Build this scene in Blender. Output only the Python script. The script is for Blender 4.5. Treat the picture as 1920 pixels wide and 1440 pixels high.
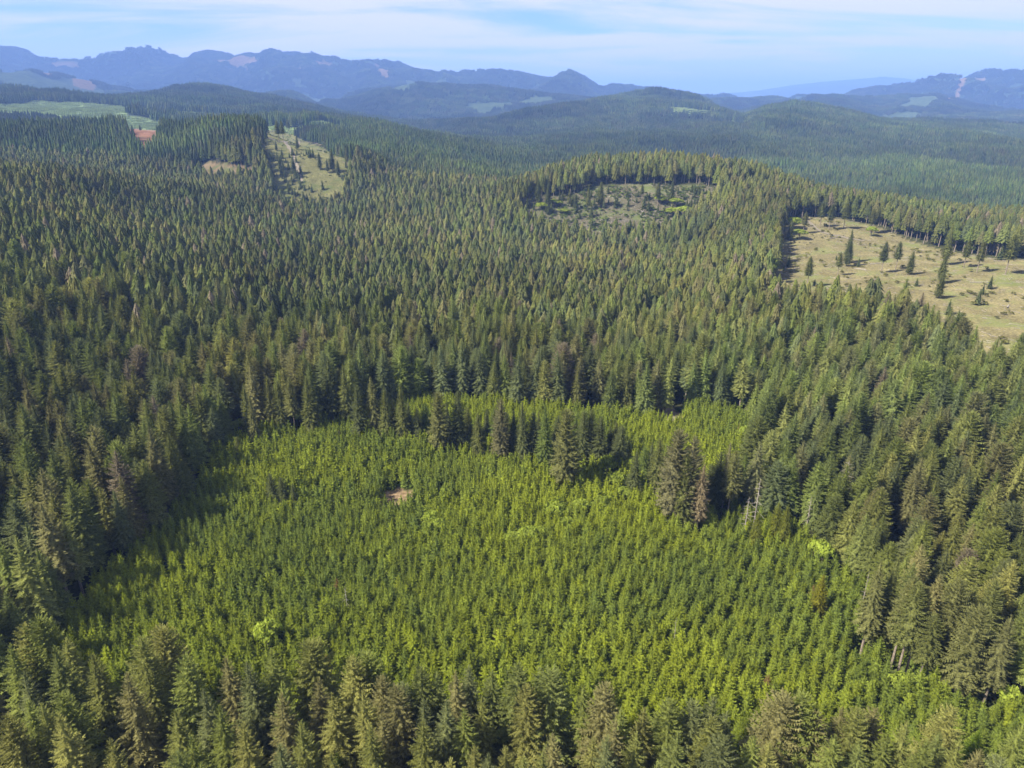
import bpy, math, random
import numpy as np

for o in list(bpy.data.objects):
    bpy.data.objects.remove(o)
scene = bpy.context.scene
COL = scene.collection
rng = np.random.default_rng(11)
random.seed(11)

# ------------------------------------------------------------------ camera, sky, sun, exposure
CAM_H, PITCH, FPX = 120.0, math.radians(22.0), 1321.0          # drone 120 m above the plantation
cam = bpy.data.cameras.new('camera')
cam.sensor_width = 36.0
cam.lens = 36.0 * FPX / 1920.0
cam.clip_start, cam.clip_end = 0.5, 60000.0
cam_o = bpy.data.objects.new('camera', cam)
COL.objects.link(cam_o)
cam_o.location = (0, 0, CAM_H)
cam_o.rotation_euler = (math.pi / 2 - PITCH, 0, 0)
scene.camera = cam_o

SUN_EL, SUN_AZ = math.radians(44.0), math.radians(-112.0)      # azimuth from +Y towards +X: left, a little behind
to_sun = np.array([math.sin(SUN_AZ) * math.cos(SUN_EL), math.cos(SUN_AZ) * math.cos(SUN_EL), math.sin(SUN_EL)])

world = bpy.data.worlds.new('World')
scene.world = world
world.use_nodes = True
wt = world.node_tree
wt.nodes.clear()
def wn(t, **kw):
    n = wt.nodes.new(t)
    for k, v in kw.items():
        setattr(n, k, v)
    return n
def wl(a, b): wt.links.new(a, b)
sky = wn('ShaderNodeTexSky', sky_type='NISHITA', sun_disc=False, sun_elevation=SUN_EL, sun_rotation=SUN_AZ,
         altitude=300.0, air_density=1.0, dust_density=0.6, ozone_density=2.0)
# thin cirrus: noise on a high flat layer, the same in every direction
tc = wn('ShaderNodeTexCoord')
sep = wn('ShaderNodeSeparateXYZ'); wl(tc.outputs['Generated'], sep.inputs[0])
zc = wn('ShaderNodeMath', operation='MAXIMUM'); wl(sep.outputs['Z'], zc.inputs[0]); zc.inputs[1].default_value = 0.0
zo = wn('ShaderNodeMath', operation='ADD'); wl(zc.outputs[0], zo.inputs[0]); zo.inputs[1].default_value = 0.12
dx = wn('ShaderNodeMath', operation='DIVIDE'); wl(sep.outputs['X'], dx.inputs[0]); wl(zo.outputs[0], dx.inputs[1])
dy = wn('ShaderNodeMath', operation='DIVIDE'); wl(sep.outputs['Y'], dy.inputs[0]); wl(zo.outputs[0], dy.inputs[1])
cmb = wn('ShaderNodeCombineXYZ'); wl(dx.outputs[0], cmb.inputs[0]); wl(dy.outputs[0], cmb.inputs[1])
mp = wn('ShaderNodeMapping'); wl(cmb.outputs[0], mp.inputs[0])
mp.inputs['Rotation'].default_value = (0, 0, math.radians(-9)); mp.inputs['Scale'].default_value = (0.26, 0.62, 1)
mp.inputs['Location'].default_value = (20.1, 3.3, 0)
n1 = wn('ShaderNodeTexNoise'); wl(mp.outputs[0], n1.inputs['Vector'])
n1.inputs['Scale'].default_value = 1.5; n1.inputs['Detail'].default_value = 10; n1.inputs['Roughness'].default_value = 0.60
n1.inputs['Distortion'].default_value = 0.5
ramp = wn('ShaderNodeMapRange', interpolation_type='SMOOTHSTEP'); wl(n1.outputs[0], ramp.inputs[0])
ramp.inputs[1].default_value = 0.36; ramp.inputs[2].default_value = 0.57; ramp.inputs[3].default_value = 0.05; ramp.inputs[4].default_value = 0.92
deep = wn('ShaderNodeMix', data_type='RGBA', blend_type='MULTIPLY'); deep.inputs[0].default_value = 1.0
wl(sky.outputs[0], deep.inputs[6]); deep.inputs[7].default_value = (0.27, 0.36, 0.56, 1)
hz = wn('ShaderNodeMapRange', interpolation_type='SMOOTHSTEP'); wl(zc.outputs[0], hz.inputs[0])       # the thin layer closes up towards the horizon
hz.inputs[1].default_value = 0.0; hz.inputs[2].default_value = 0.10; hz.inputs[3].default_value = 0.8; hz.inputs[4].default_value = 0.0
cov = wn('ShaderNodeMath', operation='MAXIMUM'); wl(ramp.outputs[0], cov.inputs[0]); wl(hz.outputs[0], cov.inputs[1])
mix = wn('ShaderNodeMix', data_type='RGBA'); wl(cov.outputs[0], mix.inputs[0]); wl(deep.outputs[2], mix.inputs[6])
mix.inputs[7].default_value = (2.75, 2.60, 2.85, 1)
bg = wn('ShaderNodeBackground'); wl(mix.outputs[2], bg.inputs[0]); bg.inputs[1].default_value = 0.118
wo = wn('ShaderNodeOutputWorld'); wl(bg.outputs[0], wo.inputs[0])

sun = bpy.data.lights.new('sun', 'SUN')
sun.energy, sun.angle, sun.color = 5.0, math.radians(2.5), (1.0, 0.90, 0.72)
sun_o = bpy.data.objects.new('sun', sun)
COL.objects.link(sun_o)
sun_o.rotation_euler = (math.pi / 2 - SUN_EL, 0, math.pi - SUN_AZ)
sun_o.location = (0, 0, 2000)
vs = scene.view_settings
vs.view_transform, vs.look, vs.gamma, vs.use_curve_mapping = 'Standard', 'None', 1.0, False
vs.exposure = 1.68
scene.cycles.max_bounces = 5
scene.cycles.diffuse_bounces = 4
scene.cycles.transmission_bounces = 2
scene.cycles.transparent_max_bounces = 4
scene.cycles.volume_bounces = 0

# ------------------------------------------------------------------ terrain: a height field h(X, Y) from surveyed ridge lines
SP, CP = math.sin(PITCH), math.cos(PITCH)
def sight(x, y):
    """Bearing X/Y and slope dz/dY of the line of sight through a point of the 1920 x 1440 photograph."""
    u, v = (x - 960.0) / FPX, (720.0 - y) / FPX
    fy = CP + v * SP
    return u / fy, (-SP + v * CP) / fy

def Z(x, z, d): return ('z', x, z, d)
def P(x, y, d, c=0.0): return ('y', x, y, d, c)
c, k = 26.0, 22.0
LINES = [
 [Z(-400, 0, 60), Z(2300, 0, 60)],
 [Z(-400, 5, 200), Z(0, 2, 200), Z(500, 0, 200), Z(960, 0, 200), Z(1920, 2, 200), Z(2300, 5, 200)],
 [Z(-400, 15, 300), Z(0, 10, 300), Z(300, 4, 300), Z(700, 0, 300), Z(1300, 0, 300), Z(1920, 4, 300), Z(2300, 7, 300)],
 [P(-400, 330, 560, c), P(0, 330, 560, c), P(150, 345, 590, c), P(300, 388, 600, c), P(450, 412, 600, c), P(580, 432, 600, c), P(700, 432, 600, c),
  P(960, 432, 600, c), Z(1050, -15, 640), Z(1250, -15, 640), Z(1400, 2, 600), Z(1500, 7, 560), Z(1750, 8, 560), Z(1920, 8, 530), Z(2300, 10, 520)],
 [Z(-400, 40, 820), Z(0, 26, 800), Z(280, 15, 880), Z(360, 12, 860), Z(450, 0, 820), Z(580, -14, 800), Z(660, -10, 800), Z(750, 0, 820), Z(850, 4, 830), Z(960, 15, 820),
  Z(1080, 27, 860), Z(1250, 29, 880), Z(1350, 28, 860), Z(1450, 25, 820), Z(1550, 16, 800), Z(1650, 11, 760), Z(1750, 8, 720), Z(1920, 7, 680), Z(2300, 7, 660)],
 [Z(-400, 62, 1250), Z(0, 60, 1250), Z(180, 61, 1250), Z(265, 66, 1300), Z(330, 56, 1200), Z(420, 76, 1100), Z(500, 84, 1070), Z(530, 77, 1060),
  Z(580, 64, 1030), Z(660, 45, 1000), Z(750, 18, 1000), Z(850, 12, 1000), Z(960, 0, 1050), Z(1100, -25, 1150), Z(1450, -45, 1100),
  Z(1700, -55, 1060), Z(1920, -60, 1020), Z(2300, -60, 1020)],
 [Z(-400, 45, 1550), Z(0, 42, 1550), Z(300, 46, 1550), Z(420, 40, 1500), Z(530, 30, 1450), Z(660, 24, 1400), Z(850, 9, 1400), Z(1000, -18, 1450),
  Z(1200, -40, 1450), Z(1500, -50, 1350), Z(1920, -55, 1200), Z(2300, -55, 1200)],
 [P(-400, 205, 1950), P(0, 214, 1900), P(150, 224, 1900), P(300, 234, 1850), P(470, 240, 1850), P(600, 241, 1850), P(640, 232, 1800, c),
  P(700, 226, 1750, c), P(760, 238, 1750, c), P(860, 258, 1750, c), P(960, 275, 1750, c), P(1100, 282, 1800, c), P(1300, 287, 1800, c),
  P(1450, 302, 1700, c), P(1700, 310, 1600, c), P(1920, 322, 1500, c), P(2300, 322, 1500, c)],
 [P(-400, 178, 2500), P(0, 187, 2500), P(60, 187, 2500), P(140, 190, 2500), P(300, 208, 2500), P(470, 222, 2500), P(600, 236, 2500),
  P(640, 240, 2500), P(750, 243, 2500, c), P(800, 248, 2500, c), P(960, 246, 2600, c), P(1100, 243, 2600, c), P(1250, 240, 2600, c),
  P(1400, 240, 2350, c), P(1450, 232, 2350, c), P(1600, 258, 2250, c), P(1920, 266, 2150, c), P(2300, 266, 2150, c)],
 [P(-400, 162, 2950, c), P(0, 164, 2950, c), P(75, 168, 2950, c), P(110, 180, 3000), P(200, 188, 3200, c), P(260, 183, 3400, c), P(330, 163, 3400, c),
  P(410, 166, 3400, c), P(470, 178, 3400, c), P(510, 180, 3400, c), P(590, 196, 3400, c), P(640, 212, 3400, c), P(740, 228, 3300, c), P(830, 232, 3200, c),
  P(900, 222, 3300, c), P(1000, 200, 3300, c), P(1100, 188, 3500, c), P(1180, 180, 3800, c), P(1230, 170, 4000, c), P(1300, 181, 4000, c),
  P(1350, 206, 3500, c), P(1390, 222, 3000, c), P(1440, 203, 2950, c), P(1490, 194, 2950, c), P(1560, 204, 2950, c), P(1640, 219, 2900, c),
  P(1700, 227, 2850, c), P(1800, 228, 2850, c), P(1920, 231, 2850, c), P(2300, 236, 2850, c)],
 'trough 40',
 [P(-400, 120, 5300, k), P(0, 127, 5300, k), P(60, 129, 5300, k), P(120, 142, 5300, k), P(200, 163, 5300, k), P(260, 176, 5300, k),
  P(330, 186, 5300, k), P(430, 180, 5300, k), P(500, 163, 5300, k), P(545, 160, 5300, k), P(592, 188, 5300, k), P(640, 178, 5300, k),
  P(720, 157, 5300, k), P(790, 152, 5300, k), P(860, 165, 5300, k), P(940, 168, 5300, k), P(1000, 177, 5300, k), P(1080, 184, 5300, k),
  P(1200, 182, 5600, k), P(1300, 189, 5800, k), P(1400, 191, 6000, k), P(1500, 187, 6000, k), P(1560, 182, 6000, k), P(1600, 187, 6000, k),
  P(1650, 191, 5800, k), P(1750, 182, 5800, k), P(1800, 190, 5600, k), P(1920, 205, 5200, k), P(2300, 205, 5200, k)],
 'trough 60',
 [P(-400, 90, 8400, k), P(0, 95, 8400, k), P(50, 103, 8400, k), P(100, 109, 8400, k), P(150, 111, 8400, k), P(200, 105, 8300, k), P(240, 98, 8300, k),
  P(272, 94, 8300, k), P(300, 101, 8300, k), P(345, 113, 8300, k), P(405, 104, 8500, k), P(485, 102, 8500, k), P(500, 101, 8200, k), P(550, 106, 8200, k),
  P(590, 101, 8200, k), P(620, 106, 8200, k), P(662, 121, 8200, k), P(700, 118, 8000, k), P(760, 126, 8000, k), P(825, 142, 8000, k),
  P(885, 138, 7600, k), P(940, 140, 7600, k), P(985, 147, 7600, k), P(1045, 140, 7400, k), P(1075, 143, 7400, k), P(1100, 152, 7400, k),
  P(1122, 166, 7400, k), P(1190, 169, 7600, k), P(1250, 176, 8000, k), P(1300, 184, 8000, k), P(1400, 187, 8000, k), P(1560, 186, 8000, k), P(1600, 178, 7800, k),
  P(1640, 169, 7600, k), P(1700, 165, 7600, k), P(1760, 150, 7400, k), P(1830, 138, 7400, k), P(1920, 139, 7400, k), P(2300, 150, 7400, k)],
 [Z(-400, 60, 12500), Z(1000, 40, 12500), Z(1300, 60, 12500), Z(2300, 60, 12500)],
 [P(-400, 170, 21000), P(1200, 182, 21000), P(1330, 178, 21000), P(1420, 171, 21000), P(1480, 161, 21000), P(1560, 153, 21000), P(1640, 147, 21000), P(1655, 145, 21000), P(1700, 149, 21000),
  P(1740, 156, 21000), P(1850, 166, 21000), P(2300, 175, 21000)],
 [Z(-400, 20, 30000), Z(2300, 20, 30000)],
]
def build_lines():
    T = np.linspace(-2.6, 2.6, 2601)
    Ds, Zs, tr = [], [], []
    for L in LINES:
        if isinstance(L, str):
            tr.append((len(Ds), float(L.split()[1])))
            Ds.append(None); Zs.append(None)
            continue
        t_, d_, z_ = [], [], []
        for p in L:
            if p[0] == 'z':
                t_.append(sight(p[1], 240)[0]); d_.append(p[3]); z_.append(p[2])
            else:
                t, s = sight(p[1], p[2])
                t_.append(t); d_.append(p[3]); z_.append(CAM_H + s * p[3] - p[4])
        Ds.append(np.interp(T, t_, d_)); Zs.append(np.interp(T, t_, z_))
    for i, drop in tr:
        Ds[i] = np.sqrt(Ds[i - 1] * Ds[i + 1]) * 0.97
        Zs[i] = np.minimum(Zs[i - 1], Zs[i + 1]) - drop
    w = np.hanning(9); w /= w.sum()
    sm = lambda a: np.convolve(np.pad(a, 4, mode='edge'), w, 'valid')
    return T, np.array([sm(a) for a in Ds]).T, np.array([sm(a) for a in Zs]).T
LT, LD, LZ = build_lines()

def hash2(ix, iy, s):
    h = (ix.astype(np.int64) * 374761393 + iy.astype(np.int64) * 668265263 + s * 1442695041) & 0xffffffff
    h = ((h ^ (h >> 13)) * 1274126177) & 0xffffffff
    return ((h ^ (h >> 16)) & 0xffff) / 65535.0
def vnoise(x, y, s=0):
    ix, iy = np.floor(x), np.floor(y)
    fx, fy = x - ix, y - iy
    fx, fy = fx * fx * (3 - 2 * fx), fy * fy * (3 - 2 * fy)
    a, b, c_, d = hash2(ix, iy, s), hash2(ix + 1, iy, s), hash2(ix, iy + 1, s), hash2(ix + 1, iy + 1, s)
    return (a * (1 - fx) + b * fx) * (1 - fy) + (c_ * (1 - fx) + d * fx) * fy
def fbm(x, y, s=0, o=4):
    r, a, n = 0.0, 0.5, 0.0
    for i in range(o):
        r = r + a * vnoise(x, y, s + i * 17); n += a
        x, y, a = x * 2.03 + 5.1, y * 2.03 + 1.7, a * 0.5
    return r / n

def height(X, Y):
    X, Y = np.asarray(X, float), np.asarray(Y, float)
    D = np.maximum(Y, 61.0)
    t = np.clip(X / D, -2.59, 2.59)
    i = np.clip(((t - LT[0]) / (LT[1] - LT[0])), 0, len(LT) - 2)
    i0 = i.astype(int); f = (i - i0)[..., None]
    kd = LD[i0] * (1 - f) + LD[i0 + 1] * f
    kz = LZ[i0] * (1 - f) + LZ[i0 + 1] * f
    lx = np.log(kd); x = np.log(np.clip(D, 61, 29990))[..., None]
    h = np.diff(lx, axis=-1); dl = np.diff(kz, axis=-1) / h
    m = np.zeros_like(kz)                                           # monotone cubic slopes
    w1, w2 = 2 * h[..., 1:] + h[..., :-1], h[..., 1:] + 2 * h[..., :-1]
    a, b = dl[..., :-1], dl[..., 1:]
    ok = a * b > 0
    with np.errstate(all='ignore'):
        m[..., 1:-1] = np.where(ok, (w1 + w2) / (w1 / np.where(ok, a, 1) + w2 / np.where(ok, b, 1)), 0)
    j = np.clip((x >= lx).sum(-1) - 1, 0, lx.shape[-1] - 2)[..., None]
    tk = lambda arr: np.take_along_axis(arr, j, -1)[..., 0]
    tk1 = lambda arr: np.take_along_axis(arr, j + 1, -1)[..., 0]
    hh = tk(h); s = (x[..., 0] - tk(lx)) / hh
    z = ((1 + 2 * s) * (1 - s) ** 2 * tk(kz) + s * (1 - s) ** 2 * hh * tk(m)
         + s * s * (3 - 2 * s) * tk1(kz) + s * s * (s - 1) * hh * tk1(m))
    # natural relief: small humps near, spurs and gullies far
    z = z + (fbm(X / 60, Y / 60, 3, 3) - 0.5) * 3.0 * np.clip((D - 90) / 200, 0, 1)
    z = z + (fbm(X / 230 + 3.3, Y / 230, 19, 2) - 0.5) * 30.0 * np.clip((D - 330) / 250, 0, 1)
    amp = np.clip((D - 1200) / 1000, 0, 1) * 16 + np.clip((D - 1200) / 3000, 0, 1) * 34 + np.clip((D - 4500) / 2500, 0, 1) * 95
    r = 1 - np.abs(2 * fbm(X / 900, Y / 900, 7, 4) - 1) * 2
    z = z + amp * (r - 0.55) * np.clip(1 - (D - 9500) / 3000, 0.1, 1)
    return z

DM = np.concatenate([np.arange(60, 1400, 3.0), np.geomspace(1400, 29000, 900)])
def ground_at(x, y, lift=0.0, dmin=0.0):
    """Where the line of sight through a photograph point meets the ground (raised by lift)."""
    t, s = sight(x, y)
    hz = height(t * DM, DM) + lift
    below = (CAM_H + s * DM < hz) & (DM > dmin)
    j = int(np.argmax(below)) if below.any() else len(DM) - 1
    d = DM[j]
    if j > 0 and DM[j - 1] > dmin:
        g0 = CAM_H + s * DM[j - 1] - hz[j - 1]; g1 = CAM_H + s * DM[j] - hz[j]
        d = DM[j - 1] + (DM[j] - DM[j - 1]) * g0 / max(g0 - g1, 1e-6)
    return np.array([t * d, d])
def poly(*pts, dmin=0.0): return np.array([ground_at(*p, 0.0, dmin) for p in pts])
def inside(pg, X, Y):
    r = np.zeros(np.shape(X), bool)
    j = len(pg) - 1
    lo, hi = pg.min(0), pg.max(0)
    box = (X >= lo[0]) & (X <= hi[0]) & (Y >= lo[1]) & (Y <= hi[1])
    xs, ys = X[box], Y[box]
    q = np.zeros(xs.shape, bool)
    for i in range(len(pg)):
        (x0, y0), (x1, y1) = pg[i], pg[j]
        cr = ((y0 > ys) != (y1 > ys)) & (xs < (x1 - x0) * (ys - y0) / ((y1 - y0) if y1 != y0 else 1e-9) + x0)
        q ^= cr
        j = i
    r[box] = q
    return r

# land cover outlines, on the ground
PLANT = poly((40, 1345), (100, 1200), (190, 1095), (300, 1010), (370, 925), (415, 850), (480, 808), (600, 803), (660, 800), (720, 775), (790, 757),
             (900, 760), (1050, 775), (1180, 790), (1240, 795), (1262, 772), (1330, 768), (1400, 788), (1418, 830), (1408, 880), (1400, 965), (1480, 1005),
             (1560, 1065), (1640, 1145), (1720, 1245), (1790, 1305), (1960, 1335), (2050, 1420), (1960, 1565), (1500, 1525), (1100, 1480),
             (800, 1442), (500, 1405), (250, 1375), (40, 1365))
CLEAR_R = poly((1440, 575), (1455, 500), (1472, 440), (1488, 408), (1560, 406), (1640, 424), (1700, 447), (1760, 468), (1850, 482), (1990, 492), (2060, 560),
               (2040, 740), (1950, 725), (1830, 700), (1770, 655), (1700, 622), (1600, 602))
CLEAR_C = poly((972, 392), (1000, 374), (1075, 368), (1100, 352), (1180, 346), (1260, 346), (1335, 350), (1352, 362), (1345, 378), (1320, 395),
               (1275, 432), (1190, 455), (1120, 462), (1055, 450), (985, 424))
CLEAR_H = poly((486, 256), (494, 246), (520, 244), (545, 250), (580, 266), (622, 284), (662, 304), (658, 340), (648, 385), (610, 402), (545, 404), (512, 385), (505, 330), (494, 290))
SOIL_1 = poly((236, 244), (256, 240), (280, 244), (306, 246), (304, 266), (290, 292), (264, 300), (244, 276))
SOIL_2 = poly((356, 316), (385, 305), (430, 306), (476, 314), (470, 345), (400, 350), (362, 335))
FIELDS = [poly((-60, 196), (60, 190), (140, 192), (300, 209), (470, 223), (600, 236), (648, 240), (640, 250), (560, 250), (480, 247), (300, 246), (160, 238), (-60, 240), dmin=1600),
          poly((490, 240), (520, 236), (645, 238), (640, 252), (560, 254), (500, 252), dmin=1600)]
FIELD_WOODS = [poly((0, 222), (60, 226), (160, 236), (100, 240), (0, 236), dmin=1600), poly((210, 214), (330, 222), (470, 232), (560, 240), (470, 240), (320, 232), dmin=1600),
               poly((560, 233), (640, 238), (640, 241), (570, 239), dmin=1600)]
FAR_FIELDS = [poly((1240, 193), (1300, 205), (1348, 219), (1262, 223), dmin=2700), poly((1268, 227), (1335, 224), (1300, 232), dmin=2700), poly((960, 192), (1000, 178), (1040, 186), (990, 197), dmin=2700),
              poly((860, 200), (930, 186), (985, 196), (900, 215), dmin=2700), poly((0, 132), (60, 134), (120, 150), (200, 170), (260, 186), (100, 178), (0, 165), dmin=2700), poly((280, 178), (330, 163), (345, 166), (300, 184), dmin=2700),
              poly((536, 154), (567, 149), (564, 170), (548, 163), dmin=2700), poly((718, 168), (756, 160), (748, 174), dmin=2700), poly((1640, 202), (1720, 182), (1756, 181), (1750, 198), (1690, 204), dmin=2700),
              poly((1630, 212), (1700, 208), (1760, 222), (1700, 224), dmin=2700), poly((575, 178), (612, 182), (600, 196), (580, 190), dmin=2700), poly((1365, 235), (1385, 218), (1390, 222), (1372, 240), dmin=2700),
              poly((1400, 172), (1440, 182), (1420, 190), (1390, 186), dmin=2700), poly((760, 150), (830, 148), (860, 160), (760, 175), (740, 165), dmin=2700)]
FAR_SOIL = [poly((72, 136), (110, 134), (132, 143), (100, 147), dmin=2700), poly((136, 150), (165, 150), (182, 163), (150, 165), dmin=2700), poly((545, 126), (572, 128), (560, 136), dmin=2700), poly((590, 113), (640, 116), (650, 124), (600, 122), dmin=2700),
            poly((626, 132), (648, 134), (640, 142), dmin=2700), poly((700, 132), (735, 134), (722, 150), (708, 142), dmin=2700), poly((680, 118), (706, 119), (700, 126), dmin=2700), poly((450, 126), (470, 128), (462, 135), dmin=2700),
            poly((398, 107), (485, 106), (486, 118), (430, 118), dmin=2700), poly((1765, 182), (1790, 160), (1828, 144), (1850, 149), (1800, 172), (1775, 190), dmin=2700), poly((90, 118), (150, 116), (150, 126), (110, 128), dmin=2700)]
PATCH_1, PATCH_2, PATCH_3 = ground_at(744, 938), ground_at(1257, 785), ground_at(1238, 752)

# ------------------------------------------------------------------ materials
def new_mat(name):
    m = bpy.data.materials.new(name); m.use_nodes = True
    m.node_tree.nodes.clear()
    return m, m.node_tree
def foliage_mat(name, trans=0.46, noise_scale=2.0, spread=0.45):
    m, nt = new_mat(name)
    N, L = nt.nodes.new, nt.links.new
    out = N('ShaderNodeOutputMaterial')
    at = N('ShaderNodeAttribute'); at.attribute_type = 'INSTANCER'; at.attribute_name = 'tint'
    tex = N('ShaderNodeTexCoord')
    no = N('ShaderNodeTexNoise'); L(tex.outputs['Object'], no.inputs['Vector'])
    no.inputs['Scale'].default_value = noise_scale; no.inputs['Detail'].default_value = 2
    mr = N('ShaderNodeMapRange'); L(no.outputs[0], mr.inputs[0])
    mr.inputs[1].default_value, mr.inputs[2].default_value = 0.3, 0.7
    mr.inputs[3].default_value, mr.inputs[4].default_value = 1 - spread, 1 + spread
    sc = N('ShaderNodeVectorMath'); sc.operation = 'SCALE'; L(at.outputs['Vector'], sc.inputs[0]); L(mr.outputs[0], sc.inputs['Scale'])
    df = N('ShaderNodeBsdfDiffuse'); L(sc.outputs[0], df.inputs['Color'])
    tr = N('ShaderNodeBsdfTranslucent')
    tm = N('ShaderNodeVectorMath'); tm.operation = 'MULTIPLY'; L(sc.outputs[0], tm.inputs[0]); tm.inputs[1].default_value = (1.15, 1.2, 0.7)
    L(tm.outputs[0], tr.inputs['Color'])
    mx = N('ShaderNodeMixShader'); mx.inputs[0].default_value = trans
    L(df.outputs[0], mx.inputs[1]); L(tr.outputs[0], mx.inputs[2]); L(mx.outputs[0], out.inputs['Surface'])
    return m
def noisy_mat(name, ca, cb, scale=6.0, rough=0.9):
    m, nt = new_mat(name)
    N, L = nt.nodes.new, nt.links.new
    out = N('ShaderNodeOutputMaterial'); b = N('ShaderNodeBsdfPrincipled'); b.inputs['Roughness'].default_value = rough
    tex = N('ShaderNodeTexCoord'); no = N('ShaderNodeTexNoise'); L(tex.outputs['Object'], no.inputs['Vector'])
    no.inputs['Scale'].default_value = scale; no.inputs['Detail'].default_value = 4
    cr = N('ShaderNodeValToRGB'); L(no.outputs[0], cr.inputs[0])
    cr.color_ramp.elements[0].position, cr.color_ramp.elements[1].position = 0.35, 0.65
    cr.color_ramp.elements[0].color, cr.color_ramp.elements[1].color = (*ca, 1), (*cb, 1)
    L(cr.outputs[0], b.inputs['Base Color']); L(b.outputs[0], out.inputs['Surface'])
    return m
M_NEEDLE = foliage_mat('needles')
M_LEAF = foliage_mat('leaves', 0.40, 1.0, 0.35)
M_BARK = noisy_mat('bark', (0.10, 0.08, 0.06), (0.22, 0.19, 0.16), 3.0)
M_DEAD = noisy_mat('dead_wood', (0.15, 0.135, 0.115), (0.27, 0.25, 0.225), 4.0)

def terrain_mat():
    m, nt = new_mat('ground_cover')
    N, L = nt.nodes.new, nt.links.new
    out = N('ShaderNodeOutputMaterial'); b = N('ShaderNodeBsdfDiffuse'); b.inputs['Roughness'].default_value = 1.0
    at = N('ShaderNodeAttribute'); at.attribute_name = 'cover'
    geo = N('ShaderNodeNewGeometry')
    def noise(s, d):
        n = N('ShaderNodeTexNoise'); L(geo.outputs['Position'], n.inputs['Vector'])
        n.inputs['Scale'].default_value, n.inputs['Detail'].default_value = s, d
        n.inputs['Roughness'].default_value = 0.65
        return n
    def ran(n, lo, hi, a=0.32, b_=0.68):
        r = N('ShaderNodeMapRange'); L(n.outputs[0], r.inputs[0])
        r.inputs[1].default_value, r.inputs[2].default_value, r.inputs[3].default_value, r.inputs[4].default_value = a, b_, lo, hi
        return r
    r1, r2 = ran(noise(0.05, 6), 0.7, 1.3), ran(noise(0.7, 3), 0.55, 1.45)
    mu = N('ShaderNodeMath'); mu.operation = 'MULTIPLY'; L(r1.outputs[0], mu.inputs[0]); L(r2.outputs[0], mu.inputs[1])
    sc = N('ShaderNodeVectorMath'); sc.operation = 'SCALE'; L(at.outputs['Vector'], sc.inputs[0]); L(mu.outputs[0], sc.inputs['Scale'])
    # green weeds over the opened ground
    wm = N('ShaderNodeMix'); wm.data_type = 'RGBA'
    wf = N('ShaderNodeMath'); wf.operation = 'MULTIPLY'; L(ran(noise(0.035, 7), 0.0, 0.8, 0.5, 0.62).outputs[0], wf.inputs[0]); L(at.outputs['Alpha'], wf.inputs[1])
    L(wf.outputs[0], wm.inputs[0]); L(sc.outputs[0], wm.inputs[6]); wm.inputs[7].default_value = (0.085, 0.11, 0.035, 1)
    L(wm.outputs[2], b.inputs['Color'])
    bp = N('ShaderNodeBump'); bp.inputs['Strength'].default_value = 0.6; bp.inputs['Distance'].default_value = 0.6
    L(noise(0.8, 4).outputs[0], bp.inputs['Height']); L(bp.outputs[0], b.inputs['Normal'])
    L(b.outputs[0], out.inputs['Surface'])
    return m

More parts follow.
